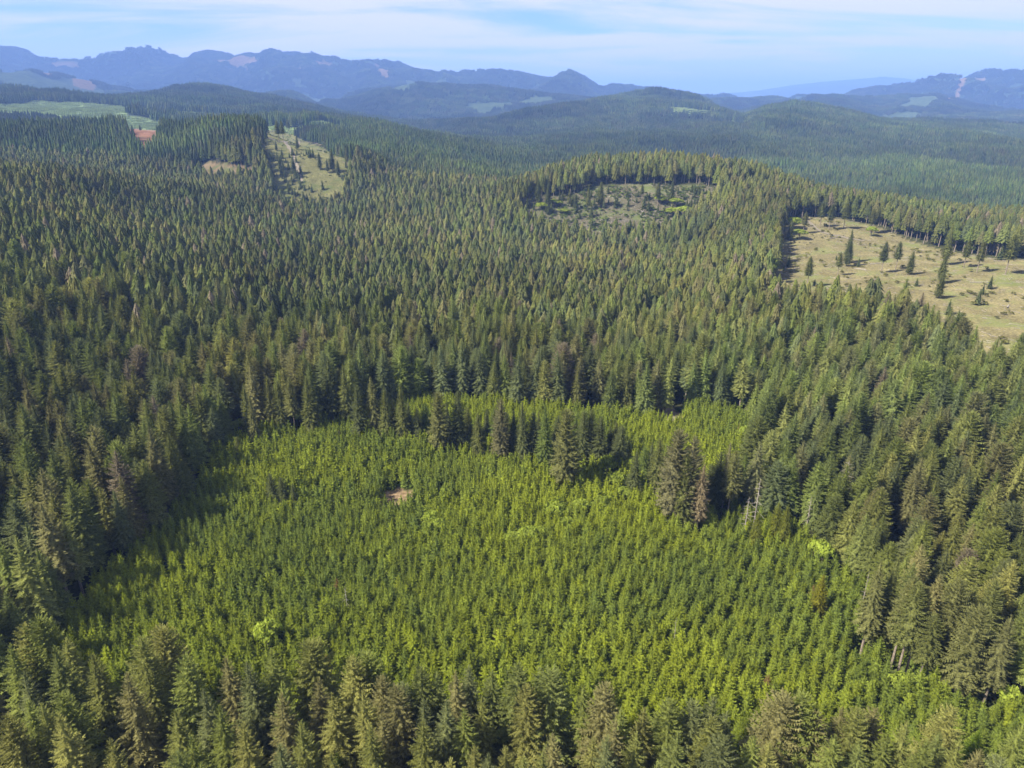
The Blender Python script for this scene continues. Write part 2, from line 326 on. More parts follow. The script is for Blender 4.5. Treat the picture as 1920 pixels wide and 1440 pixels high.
# ------------------------------------------------------------------ terrain sheet
def make_terrain():
    Y = np.concatenate([np.linspace(-2500, 30, 24), np.geomspace(38, 29500, 620)])
    t = np.concatenate([np.linspace(-2.4, -0.92, 40, endpoint=False), np.linspace(-0.92, 0.92, 700), np.linspace(0.92, 2.4, 41)[1:]])
    S = np.where(Y > 0, np.maximum(Y, 60) + 40, 100 + np.abs(Y))
    X = t[None, :] * S[:, None]; YY = np.repeat(Y[:, None], len(t), 1)
    Zh = height(X, YY)
    ny, nx = X.shape
    co = np.stack([X, YY, Zh], -1).reshape(-1, 3)
    idx = np.arange(ny * nx).reshape(ny, nx)
    q = np.stack([idx[:-1, :-1], idx[:-1, 1:], idx[1:, 1:], idx[1:, :-1]], -1).reshape(-1, 4)
    me = bpy.data.meshes.new('terrain')
    me.vertices.add(len(co)); me.vertices.foreach_set('co', co.ravel())
    me.loops.add(q.size); me.loops.foreach_set('vertex_index', q.ravel().astype(np.int32))
    me.polygons.add(len(q)); me.polygons.foreach_set('loop_start', np.arange(0, q.size, 4, dtype=np.int32))
    me.polygons.foreach_set('use_smooth', np.ones(len(q), bool))
    me.update(calc_edges=True)
    x, y = co[:, 0], co[:, 1]
    col = np.zeros((len(co), 4)); col[:, :3] = (0.034, 0.037, 0.017)
    far = np.clip((y - 2500) / 2500, 0, 1)[:, None]
    col[:, :3] = col[:, :3] * (1 - far) + np.array((0.026, 0.042, 0.024)) * far
    wx, wy = fbm(x / (8 + y / 40), y / (8 + y / 40), 5, 3) - .5, fbm(x / (8 + y / 40) + 40, y / (8 + y / 40), 6, 3) - .5
    def paint(pg, rgb, a=0.0):
        m_ = inside(pg, x + wx * np.clip(y / 60, 0, 140), y + wy * np.clip(y / 60, 0, 140)); col[m_] = (*rgb, a)
    paint(PLANT, (0.050, 0.062, 0.018))
    for pg in FIELDS: paint(pg, (0.16, 0.22, 0.10))
    for pg in FIELD_WOODS: paint(pg, (0.034, 0.045, 0.02))
    for pg in FAR_FIELDS: paint(pg, (0.038, 0.056, 0.030), .5)
    for pg in FAR_SOIL: paint(pg, (0.125, 0.088, 0.052))
    paint(CLEAR_R, (0.102, 0.092, 0.049), 0.7)
    paint(CLEAR_C, (0.082, 0.076, 0.050), 1.0)
    paint(CLEAR_H, (0.13, 0.13, 0.055), 0.9)
    paint(SOIL_1, (0.20, 0.11, 0.07), 0.3); paint(SOIL_2, (0.15, 0.115, 0.072), 1.0)
    for pc, rr in ((PATCH_1, 7.0), (PATCH_2, 8.0)):
        m_ = (x - pc[0]) ** 2 + (y - pc[1]) ** 2 < rr * rr; col[m_] = (0.165, 0.122, 0.075, 0)
    at = me.attributes.new('cover', 'FLOAT_COLOR', 'POINT')
    at.data.foreach_set('color', col.astype(np.float32).ravel())
    me.materials.append(terrain_mat())
    ob = bpy.data.objects.new('terrain', me); COL.objects.link(ob)
    ob['kind'] = 'structure'; ob['label'] = 'rolling forest floor, clearings and distant mountain slopes'
    # line-of-sight table used to leave out trees that stand wholly hidden behind ridges
    g = slice(24, None)
    ratio = (Zh[g] + 20 - CAM_H) / Y[g][:, None]
    run = np.maximum.accumulate(ratio, 0)
    return Y[g], S[g], t, run, Zh[g]
TY, TS, TT, TRUN, TZ = make_terrain()
def sheet_height(X, Y):
    """Height of the terrain sheet itself (its faces are wide far out)."""
    i = np.clip(np.searchsorted(TY, Y) - 1, 0, len(TY) - 2); v = (Y - TY[i]) / (TY[i + 1] - TY[i])
    tt = X / (TS[i] * (1 - v) + TS[i + 1] * v)
    j = np.clip(np.searchsorted(TT, tt) - 1, 0, len(TT) - 2); u = (tt - TT[j]) / (TT[j + 1] - TT[j])
    return (TZ[i, j] * (1 - u) + TZ[i, j + 1] * u) * (1 - v) + (TZ[i + 1, j] * (1 - u) + TZ[i + 1, j + 1] * u) * v
def may_show(X, Y, Zg, tall):
    i = np.clip(np.searchsorted(TY, Y * 0.985) - 2, 0, len(TY) - 1)
    tt = X / TS[i]
    j = np.clip(np.searchsorted(TT, tt), 0, len(TT) - 1)
    return (Zg + tall - CAM_H) / Y > TRUN[i, j] - 6.0 / Y

# ------------------------------------------------------------------ tree shapes (plain vertex / face arrays)
class MB:
    def __init__(s): s.v, s.f, s.m, s.n = [], [], [], 0
    def add(s, v, f, m=0):
        v = np.asarray(v, float)
        s.v.append(v)
        for q in f: s.f.append(tuple(i + s.n for i in q)); s.m.append(m)
        s.n += len(v)
    def arrays(s): return (np.concatenate(s.v) if s.v else np.zeros((0, 3))), s.f, s.m
    def mesh(s, name, mats):
        v, f, m = s.arrays()
        me = bpy.data.meshes.new(name); me.from_pydata(v.tolist(), [], f)
        for x in mats: me.materials.append(x)
        me.polygons.foreach_set('material_index', np.array(m, np.int32)); me.update()
        return me
def tube(mb, pts, rad, n=6, m=0):
    pts = np.asarray(pts, float); V = []
    for p, r in zip(pts, rad):
        for a in range(n):
            V.append((p[0] + r * math.cos(2 * math.pi * a / n), p[1] + r * math.sin(2 * math.pi * a / n), p[2]))
    F = []
    for i in range(len(pts) - 1):
        for a in range(n):
            b = (a + 1) % n
            F.append((i * n + a, i * n + b, (i + 1) * n + b, (i + 1) * n + a))
    F.append(tuple((len(pts) - 1) * n + a for a in range(n)))
    mb.add(V, F, m)
def stick(mb, a, b, ra, rb, m=0, n=4):
    a, b = np.asarray(a, float), np.asarray(b, float)
    d = b - a; d /= np.linalg.norm(d) + 1e-9
    u = np.cross(d, (0, 0, 1)); u = u / np.linalg.norm(u) if np.linalg.norm(u) > 1e-3 else np.array((1.0, 0, 0))
    w = np.cross(d, u); V = []
    for p, r in ((a, ra), (b, rb)):
        for i in range(n):
            g = 2 * math.pi * i / n
            V.append(p + r * (math.cos(g) * u + math.sin(g) * w))
    mb.add(V, [(i, (i + 1) % n, n + (i + 1) % n, n + i) for i in range(n)] + [tuple(range(n, 2 * n))], m)

def conifer(seed, H, R, base=0.15, whorls=24, per=7, segs=4, power=0.8, droop=0.15, ragged=0.25, hang=True, top_bare=0.0, width=0.34, gap=0.0, bulge=0.18, core=0.55):
    """Crown of fronds: each branch is a saw-edged spray of twig blades. Returns (crown, trunk) builders."""
    r = random.Random(seed)
    crown, trunk = MB(), MB()
    lean = (r.uniform(-.012, .012) * H, r.uniform(-.012, .012) * H)
    ax = lambda z: np.array((lean[0] * (z / H) ** 2, lean[1] * (z / H) ** 2, z))
    rr = 0.011 * H
    zs = [0, 0.25 * H, 0.5 * H, 0.72 * H, 0.9 * H]
    tube(trunk, [ax(z) for z in zs], [rr * 1.25, rr, rr * 0.7, rr * 0.35, rr * 0.1], 6)
    V, F = [], []
    spin = r.uniform(0, 6.28)
    side_bias = [r.uniform(-1, 1) for _ in range(3)]
    for i in range(whorls):
        s = (i + r.uniform(-.3, .3)) / (whorls - 0.3)
        s = min(max(s, 0.0), 0.995)
        z0 = H * (base + (1 - base) * s)
        prof = (1 - s) ** power * (0.62 + 0.38 * min(1, s / bulge)) * (1 - base * 0.0)
        if r.random() < gap: continue
        nb = max(3, int(round(per * (0.55 + 0.45 * (1 - s)) + r.uniform(-.6, .6))))
        spin += 2.399
        for b_ in range(nb):
            a = spin + 2 * math.pi * b_ / nb + r.uniform(-.25, .25)
            Lb = R * prof * (1 + r.uniform(-ragged, ragged) + 0.10 * math.sin(a + side_bias[0] * 3) + 0.08 * math.sin(2 * a + 9 * s + side_bias[1] * 3))
            if r.random() < 0.06: Lb *= r.uniform(0.3, 0.7)
            Lb = max(Lb, 0.010 * H)
            el = (-0.25 + 0.95 * s ** 1.3) + r.uniform(-.14, .14) - droop
            ca, sa = math.cos(a), math.sin(a)
            out = np.array((ca, sa, 0)); sid = np.array((-sa, ca, 0))
            o = ax(z0 + r.uniform(-.3, .3) * H * (1 - base) / whorls)
            sp = []
            for j in range(segs + 1):
                u = j / segs
                sp.append(o + out * Lb * u * math.cos(el) + np.array((0, 0, Lb * (math.sin(el) * u - (0.30 - 0.25 * s) * u * u + 0.16 * u ** 4))))
            n0 = len(V); V.extend(sp)
            for j in range(segs):
                u = (j + 0.5) / segs
                w = Lb * width * (0.45 + 1.3 * u) * (1.25 - 0.9 * u) * r.uniform(0.7, 1.25)
                for sg in (-1, 1):
                    tip = sp[j] * 0.55 + sp[j + 1] * 0.45 + sid * sg * w + out * w * r.uniform(0.35, 0.8) + np.array((0, 0, -w * r.uniform(0.05, 0.40)))
                    V.append(tip); F.append((n0 + j, n0 + j + 1, len(V) - 1))
                if hang and u > 0.2:
                    tip = sp[j] * 0.4 + sp[j + 1] * 0.6 + np.array((0, 0, -w * r.uniform(0.5, 0.95))) + sid * r.uniform(-.3, .3) * w + out * w * 0.2
                    V.append(tip); F.append((n0 + j, n0 + j + 1, len(V) - 1))
            e = sp[-1] + out * Lb * 0.16 + np.array((0, 0, Lb * 0.03))
            V.extend([sp[-1] + sid * Lb * 0.05 - out * Lb * .05, sp[-1] - sid * Lb * 0.05 - out * Lb * .05, e]); F.append((len(V) - 3, len(V) - 2, len(V) - 1))
    # leader
    tp = ax(H); w = 0.012 * H
    n0 = len(V)
    V.extend([tp, tp + (w, 0, -0.06 * H), tp + (-w * .5, w * .87, -0.06 * H), tp + (-w * .5, -w * .87, -0.06 * H)])
    F.extend([(n0, n0 + 1, n0 + 2), (n0, n0 + 2, n0 + 3), (n0, n0 + 3, n0 + 1)])
    # dense inner twigs
    if core > 0:
        rings, q = (12, 9) if segs > 5 else (7, 7)
        n0 = len(V)
        for i in range(rings):
            s = i / (rings - 1) * 0.96
            rad = core * R * (1 - s) ** power * (0.62 + 0.38 * min(1, s / bulge)) * (1 - 0.75 * s * s) + 0.002 * H
            z = H * (base + 0.02 + (1 - base) * s * 0.97)
            for j in range(q):
                g = 2 * math.pi * (j + .5 * (i % 2)) / q; k_ = rad * r.uniform(.75, 1.2)
                V.append(ax(z + r.uniform(-.01, .01) * H) + np.array((k_ * math.cos(g), k_ * math.sin(g), 0)))
        for i in range(rings - 1):
            for j in range(q):
                F.append((n0 + i * q + j, n0 + i * q + (j + 1) % q, n0 + (i + 1) * q + (j + 1) % q, n0 + (i + 1) * q + j))
    crown.add(V, F)
    return crown, trunk

def far_conifer(mb, seed, H, R, at=(0, 0, 0), tiers=4, pts=7, base=0.12, trunk=False):
    """A conifer for the middle distance: overlapping jagged skirts."""
    r = random.Random(seed)
    at = np.asarray(at, float)
    for i in range(tiers):
        s = i / tiers
        zb = H * (base + (1 - base) * s * 0.93); zt = min(H, zb + H * (1 - base) / tiers * 2.3) if i < tiers - 1 else H
        rad = R * (1 - s) ** 0.58 * (0.85 if i == 0 else 1) * r.uniform(.88, 1.12)
        V = [at + (0, 0, zt)]; a0 = r.uniform(0, 6.28)
        for j in range(pts * 2):
            q = rad * (r.uniform(0.9, 1.25) if j % 2 == 0 else r.uniform(0.6, 0.78))
            g = a0 + math.pi * j / pts + r.uniform(-.12, .12)
            V.append(at + (q * math.cos(g), q * math.sin(g), zb + (0 if j % 2 == 0 else 0.05 * H) + r.uniform(-.02, .02) * H))
        mb.add(V, [(0, 1 + j, 1 + (j + 1) % (pts * 2)) for j in range(pts * 2)], 0)

def broadleaf(seed, H, R, leaves=900, leaf=0.42, lobes=9, squat=0.8):
    r = random.Random(seed); g = np.random.default_rng(seed)
    crown, trunk = MB(), MB()
    tube(trunk, [(0, 0, 0), (0.02 * H, 0, 0.3 * H), (0, 0.02 * H, 0.6 * H)], [0.022 * H, 0.017 * H, 0.008 * H], 6)
    cs = []
    for i in range(lobes):
        a = i * 2.399 + r.uniform(-.3, .3); q = R * math.sqrt((i + .5) / lobes) * 0.68
        cz = H * (0.72 - 0.30 * (q / R) ** 1.5) + r.uniform(-.05, .05) * H
        cr = R * r.uniform(0.36, 0.5)
        cs.append((np.array((q * math.cos(a), q * math.sin(a), cz)), cr))
        stick(trunk, (0, 0, 0.3 * H), cs[-1][0], 0.010 * H, 0.003 * H)
    V, F = [], []
    for n in range(leaves):
        cc, cr = cs[n % lobes]
        d = g.normal(size=3); d /= np.linalg.norm(d)
        if d[2] < -0.5: d[2] *= -1
        p = cc + d * cr * (1, 1, squat) * r.uniform(0.72, 1.08)
        nrm = d + g.normal(size=3) * 0.5; nrm /= np.linalg.norm(nrm)
        u = np.cross(nrm, g.normal(size=3)); u /= np.linalg.norm(u); w = np.cross(nrm, u)
        l = leaf * r.uniform(0.6, 1.3); k0 = len(V)
        V.extend([p - u * l, p + w * l * .6, p + u * l, p - w * l * .6]); F.append((k0, k0 + 1, k0 + 2, k0 + 3))
    crown.add(V, F)
    return crown, trunk

# ------------------------------------------------------------------ helpers for things
def put(name, me, parent=None, loc=(0, 0, 0), tint=None, **props):
    o = bpy.data.objects.new(name, me); COL.objects.link(o)
    o.parent = parent; o.location = loc
    if tint is not None: o['tint'] = [float(a) for a in tint]
    for a, b in props.items(): o[a] = b
    return o
def tree(name, protos, pid, xy, scale, rot, tint, label, category, group=None, mat_trunk=None):
    """A tree: an Empty at its foot with trunk and crown."""
    z = float(height(xy[0], xy[1]))
    e = bpy.data.objects.new(name, None); COL.objects.link(e)
    e.location = (xy[0], xy[1], z - 0.15); e.rotation_euler = (0, 0, rot); e.scale = scale
    e.empty_display_size = 0.5
    e['label'], e['category'] = label, category
    if group: e['group'] = group
    cm, tm = protos[pid]
    put('trunk', tm, e); put('crown', cm, e, tint=tint)
    return e

def scatter(name, protos, pts, pid, scl, rot, tint, mats, label, smooth=False, tilt=0.0, lean=None):
    """One mass of plants: the shapes and the points they grow on live in one mesh; nodes copy shape to point."""
    V, F, MI, PID = [], [], [], []
    n = 0
    for kx, (v, f, m) in enumerate(protos):
        V.append(v); F.extend([tuple(i + n for i in q) for q in f]); MI.extend(m); PID.append(np.full(len(v), kx)); n += len(v)
    nv = n
    V.append(pts); PID.append(pid)
    V = np.concatenate(V); PID = np.concatenate(PID).astype(np.int32); N = len(V)
    me = bpy.data.meshes.new(name)
    me.from_pydata(V.tolist(), [], F)
    for x in mats: me.materials.append(x)
    me.polygons.foreach_set('material_index', np.array(MI, np.int32))
    if smooth: me.polygons.foreach_set('use_smooth', np.ones(len(F), bool))
    def attr(nm, ty, fld, data, w=1):
        a = me.attributes.new(nm, ty, 'POINT')
        full = np.zeros((N, w), np.float32 if ty != 'INT' else np.int32)
        full[nv:] = np.asarray(data).reshape(-1, w)
        a.data.foreach_set(fld, full.ravel())
    attr('is_plant', 'INT', 'value', np.ones(len(pts)))
    a = me.attributes.new('shape', 'INT', 'POINT'); a.data.foreach_set('value', PID)
    attr('turn', 'FLOAT_VECTOR', 'vector', np.stack([rng.normal(0, tilt, len(pts)), rng.normal(0, tilt, len(pts)), rot], -1) + (0 if lean is None else lean), 3)
    attr('size', 'FLOAT_VECTOR', 'vector', scl, 3)
    attr('tint', 'FLOAT_VECTOR', 'vector', tint, 3)
    me.update()
    ob = bpy.data.objects.new(name, me); COL.objects.link(ob)
    ob['kind'] = 'stuff'; ob['label'] = label
    ng = bpy.data.node_groups.new(name, 'GeometryNodeTree')
    ng.interface.new_socket('Geometry', in_out='INPUT', socket_type='NodeSocketGeometry')
    ng.interface.new_socket('Geometry', in_out='OUTPUT', socket_type='NodeSocketGeometry')
    nd, L = ng.nodes.new, ng.links.new
    gi, go = nd('NodeGroupInput'), nd('NodeGroupOutput')
    def named(nm, ty):
        x = nd('GeometryNodeInputNamedAttribute'); x.data_type = ty; x.inputs['Name'].default_value = nm
        return x.outputs['Attribute']
    def eq(sock, val):
        x = nd('FunctionNodeCompare'); x.data_type = 'INT'; x.operation = 'EQUAL'
        L(sock, x.inputs[2]); x.inputs[3].default_value = val
        return x.outputs[0]
    sp = nd('GeometryNodeSeparateGeometry'); sp.domain = 'POINT'
    L(gi.outputs[0], sp.inputs[0]); L(eq(named('is_plant', 'INT'), 1), sp.inputs[1])
    jo = nd('GeometryNodeJoinGeometry')
    sh, tn, sz = named('shape', 'INT'), named('turn', 'FLOAT_VECTOR'), named('size', 'FLOAT_VECTOR')
    er = nd('FunctionNodeEulerToRotation'); L(tn, er.inputs[0])
    for kx in range(len(protos)):
        s2 = nd('GeometryNodeSeparateGeometry'); s2.domain = 'POINT'
        L(sp.outputs[1], s2.inputs[0]); L(eq(sh, kx), s2.inputs[1])
        ip = nd('GeometryNodeInstanceOnPoints')
        L(sp.outputs[0], ip.inputs['Points']); L(eq(sh, kx), ip.inputs['Selection']); L(s2.outputs[0], ip.inputs['Instance'])
        L(er.outputs[0], ip.inputs['Rotation']); L(sz, ip.inputs['Scale'])
        L(ip.outputs[0], jo.inputs[0])
    L(jo.outputs[0], go.inputs[0])
    md = ob.modifiers.new('plants', 'NODES'); md.node_group = ng
    return ob

def joined(crown, trunk):
    v, f, m = crown.arrays(); v2, f2, m2 = trunk.arrays()
    return np.concatenate([v, v2]), f + [tuple(i + len(v) for i in q) for q in f2], [0] * len(f) + [1] * len(f2)

# prototypes: mature firs 27 m, young planted firs 7.5 m, broadleaf saplings
MATURE_SPEC = [  # H, R, base, power, droop, ragged, gap
    (27, 4.3, .12, .80, .10, .22, 0), (27, 3.9, .16, .72, .18, .28, 0), (27, 4.7, .14, .62, .05, .25, 0), (27, 3.6, .20, .80, .22, .30, .03),
    (27, 5.3, .20, .50, .00, .26, 0), (27, 3.9, .42, .60, .10, .34, .04), (27, 3.4, .30, .75, .26, .45, .10)]
M_B = [conifer(100 + i, H, R, base=b, whorls=56, per=11, segs=8, width=0.19, core=.64, power=pw * .82, droop=dr, ragged=rg, gap=gp) for i, (H, R, b, pw, dr, rg, gp) in enumerate(MATURE_SPEC)]
MATURE = [(a.mesh('fir_crown', [M_NEEDLE]), b.mesh('fir_trunk', [M_BARK])) for a, b in M_B]
MID_B = []
for i, (H, R, b, pw, dr, rg, gp) in enumerate(MATURE_SPEC[:6]):
    mb = MB(); far_conifer(mb, 200 + i, H * .96, R * 1.12, tiers=9, pts=9, base=b)
    MID_B.append((mb, M_B[i][1]))
Y_B = [conifer(300 + i, 7.5, R, base=.03, whorls=20, per=8, segs=4, power=pw * .85, droop=.0, ragged=.22, hang=False, width=0.28, core=.58) for i, (R, pw) in enumerate(((1.95, .85), (1.75, .95), (2.15, .75), (1.85, .8), (1.7, .9)))]
YOUNG = [(a.mesh('young_fir_crown', [M_NEEDLE]), b.mesh('young_fir_trunk', [M_BARK])) for a, b in Y_B]
YM_B = [conifer(350 + i, 7.5, R, base=.03, whorls=13, per=7, segs=2, power=pw * .85, droop=.0, ragged=.24, hang=False, width=0.42, core=.58) for i, (R, pw) in enumerate(((1.95, .85), (1.75, .95), (2.15, .75), (1.85, .8)))]
LEAFY_B = [broadleaf(400 + i, 8, R, 900, .40, 9) for i, R in enumerate((3.6, 3.0, 2.6))]
LEAFY = [(a.mesh('leafy_crown', [M_LEAF]), b.mesh('leafy_trunk', [M_BARK])) for a, b in LEAFY_B]

# ------------------------------------------------------------------ placing single trees by where their tips stand against the ground
def tip_at(x, y, H):
    p = ground_at(x, y, H)
    return p
PAL_M = 1.68 * np.array([(0.086, 0.097, 0.030), (0.073, 0.089, 0.029), (0.104, 0.110, 0.036), (0.070, 0.083, 0.036), (0.096, 0.096, 0.042), (0.084, 0.102, 0.028)])
PAL_Y = 1.2 * np.array([(0.105, 0.135, 0.020), (0.125, 0.150, 0.016), (0.085, 0.115, 0.024), (0.150, 0.165, 0.012), (0.075, 0.098, 0.028)])
def hue_word(t):
    if t[2] > 0.063: return 'greyish'
    if t[1] > t[0] * 1.18: return 'green'
    if t[0] > 0.155: return 'pale olive'
    if t[0] < 0.118: return 'dark'
    return 'olive'
taken = []        # (x, y, radius) of every single tree

FORE = [(40,1168,2),(70,1160,4),(98,1211,1),(15,1205,0),(171,1222,0),(233,1259,0),(270,1240,1),(299,1176,4),(262,1192,2),(343,1226,2),(423,1228,0),(462,1238,0),
 (508,1212,1),(583,1200,4),(598,1270,1),(524,1277,3),(524,1296,0),(621,1300,6),(682,1292,0),(113,1299,2),(106,1339,1),(47,1310,1),(78,1313,0),(7,1339,2),(325,1328,0),
 (408,1321,0),(383,1291,3),(453,1352,0),(564,1349,0),(204,1384,0),(357,1375,1),(332,1408,2),(375,1430,1),(521,1393,1),(623,1408,3),(696,1360,1),(659,1230,2),(688,1226,4),
 (740,1284,2),(714,1267,2),(714,1338,0),(796,1309,1),(791,1347,0),(835,1309,0),(857,1256,3),(789,1250,2),(820,1257,1),(880,1247,1),(921,1256,1),(970,1242,2),(988,1284,2),
 (1030,1257,4),(905,1300,3),(1096,1284,6),(1136,1278,2),(1164,1322,3),(1155,1350,1),(1036,1375,0),(892,1397,1),(917,1414,3),(949,1394,0),(980,1419,1),(1020,1406,1),
 (1114,1381,0),(1138,1381,3),(1192,1369,0),(1211,1326,1),(1258,1309,2),(1270,1369,0),(1230,1428,1),(846,1422,1),(817,1428,1),(870,1325,1),(755,1278,2),(1302,1312,2),
 (1339,1304,1),(1336,1344,2),(1356,1375,2),(1364,1334,1),(1414,1375,6),(1445,1387,0),(1470,1304,4),(1508,1306,4),(1533,1334,2),(1570,1375,6),(1580,1322,1),(1611,1326,2),
 (1639,1325,2),(1617,1387,6),(1664,1372,6),(1764,1369,0),(1742,1387,1),(1786,1321,2),(1802,1387,1),(1917,1354,1),(1876,1416,2),(1840,1400,0),(1700,1352,3)]
ORD = ['', 'second ', 'third ', 'fourth ', 'fifth ', 'sixth ', 'seventh ', 'eighth ', 'ninth ', 'tenth ']
def place_fore():
    rows = []
    for x, y, pid in FORE:
        H = 27 * rng.uniform(0.93, 1.06)
        rows.append((x, y, pid, H, tip_at(x, y, H)))
    # trees that fill the same stand below and behind the ones whose tips show
    P0 = np.array([r[4] for r in rows])
    for _ in range(1500):
        t = rng.uniform(-0.95, 0.95); d = rng.uniform(58, 104)
        p = np.array((t * (d + 25), d))
        if inside(PLANT, p[:1], p[1:2])[0] or len(rows) > 168: continue
        near_edge = np.min(np.hypot(*(PLANT - p).T))
        q = np.array([r[4] for r in rows])
        if np.min(np.hypot(*(q - p).T)) < 5.2: continue
        H = 27 * rng.uniform(0.72, 0.86)
        rows.append((None, None, int(rng.integers(0, 4)), H, p))
    return rows
fore_rows = place_fore()
def pix(p, z):
    """Photograph coordinates of a world point (for wording labels in reading order)."""
    X, Y, h = p[0], p[1], z - CAM_H
    dep = Y * CP - h * SP; up = Y * SP + h * CP
    return 960 + FPX * X / dep, 720 - FPX * up / dep
fore_info = []
for x, y, pid, H, p in fore_rows:
    tint = PAL_M[rng.integers(0, len(PAL_M))] * rng.uniform(0.92, 1.3) * np.array((1.04, 1, .95))
    px, py = pix(p, float(height(*p)) + H)
    fore_info.append(dict(pid=pid, H=H, p=p, tint=tint, px=px, py=py))
fore_info = sorted(fore_info, key=lambda d: d['px'])
shown = [d for d in fore_info if -20 < d['px'] < 1940 and d['py'] < 1440]
ordinal = lambda n: f"{n}{'th' if 10 <= n % 100 <= 20 else {1: 'st', 2: 'nd', 3: 'rd'}.get(n % 10, 'th')}"
SHAPE_WORD = ['pointed', 'slim', 'full', 'narrow', 'broad round-topped', 'high-crowned', 'sparse drooping']
for d in fore_info:
    w = 1.0
    if d in shown:
        lab = f"{hue_word(d['tint'])} {SHAPE_WORD[d['pid']]} fir in the near stand below plantation, {ordinal(shown.index(d) + 1)} tip from left"
    else:
        lab = 'fir of the near stand with its tip below the picture edge'
    s = d['H'] / 27
    tree('fir_tree', MATURE, d['pid'], d['p'], (s * w, s * w, s), rng.uniform(0, 6.28), d['tint'], lab, 'fir tree', 'firs of the near stand')
    taken.append((d['p'][0], d['p'][1], 3.0))

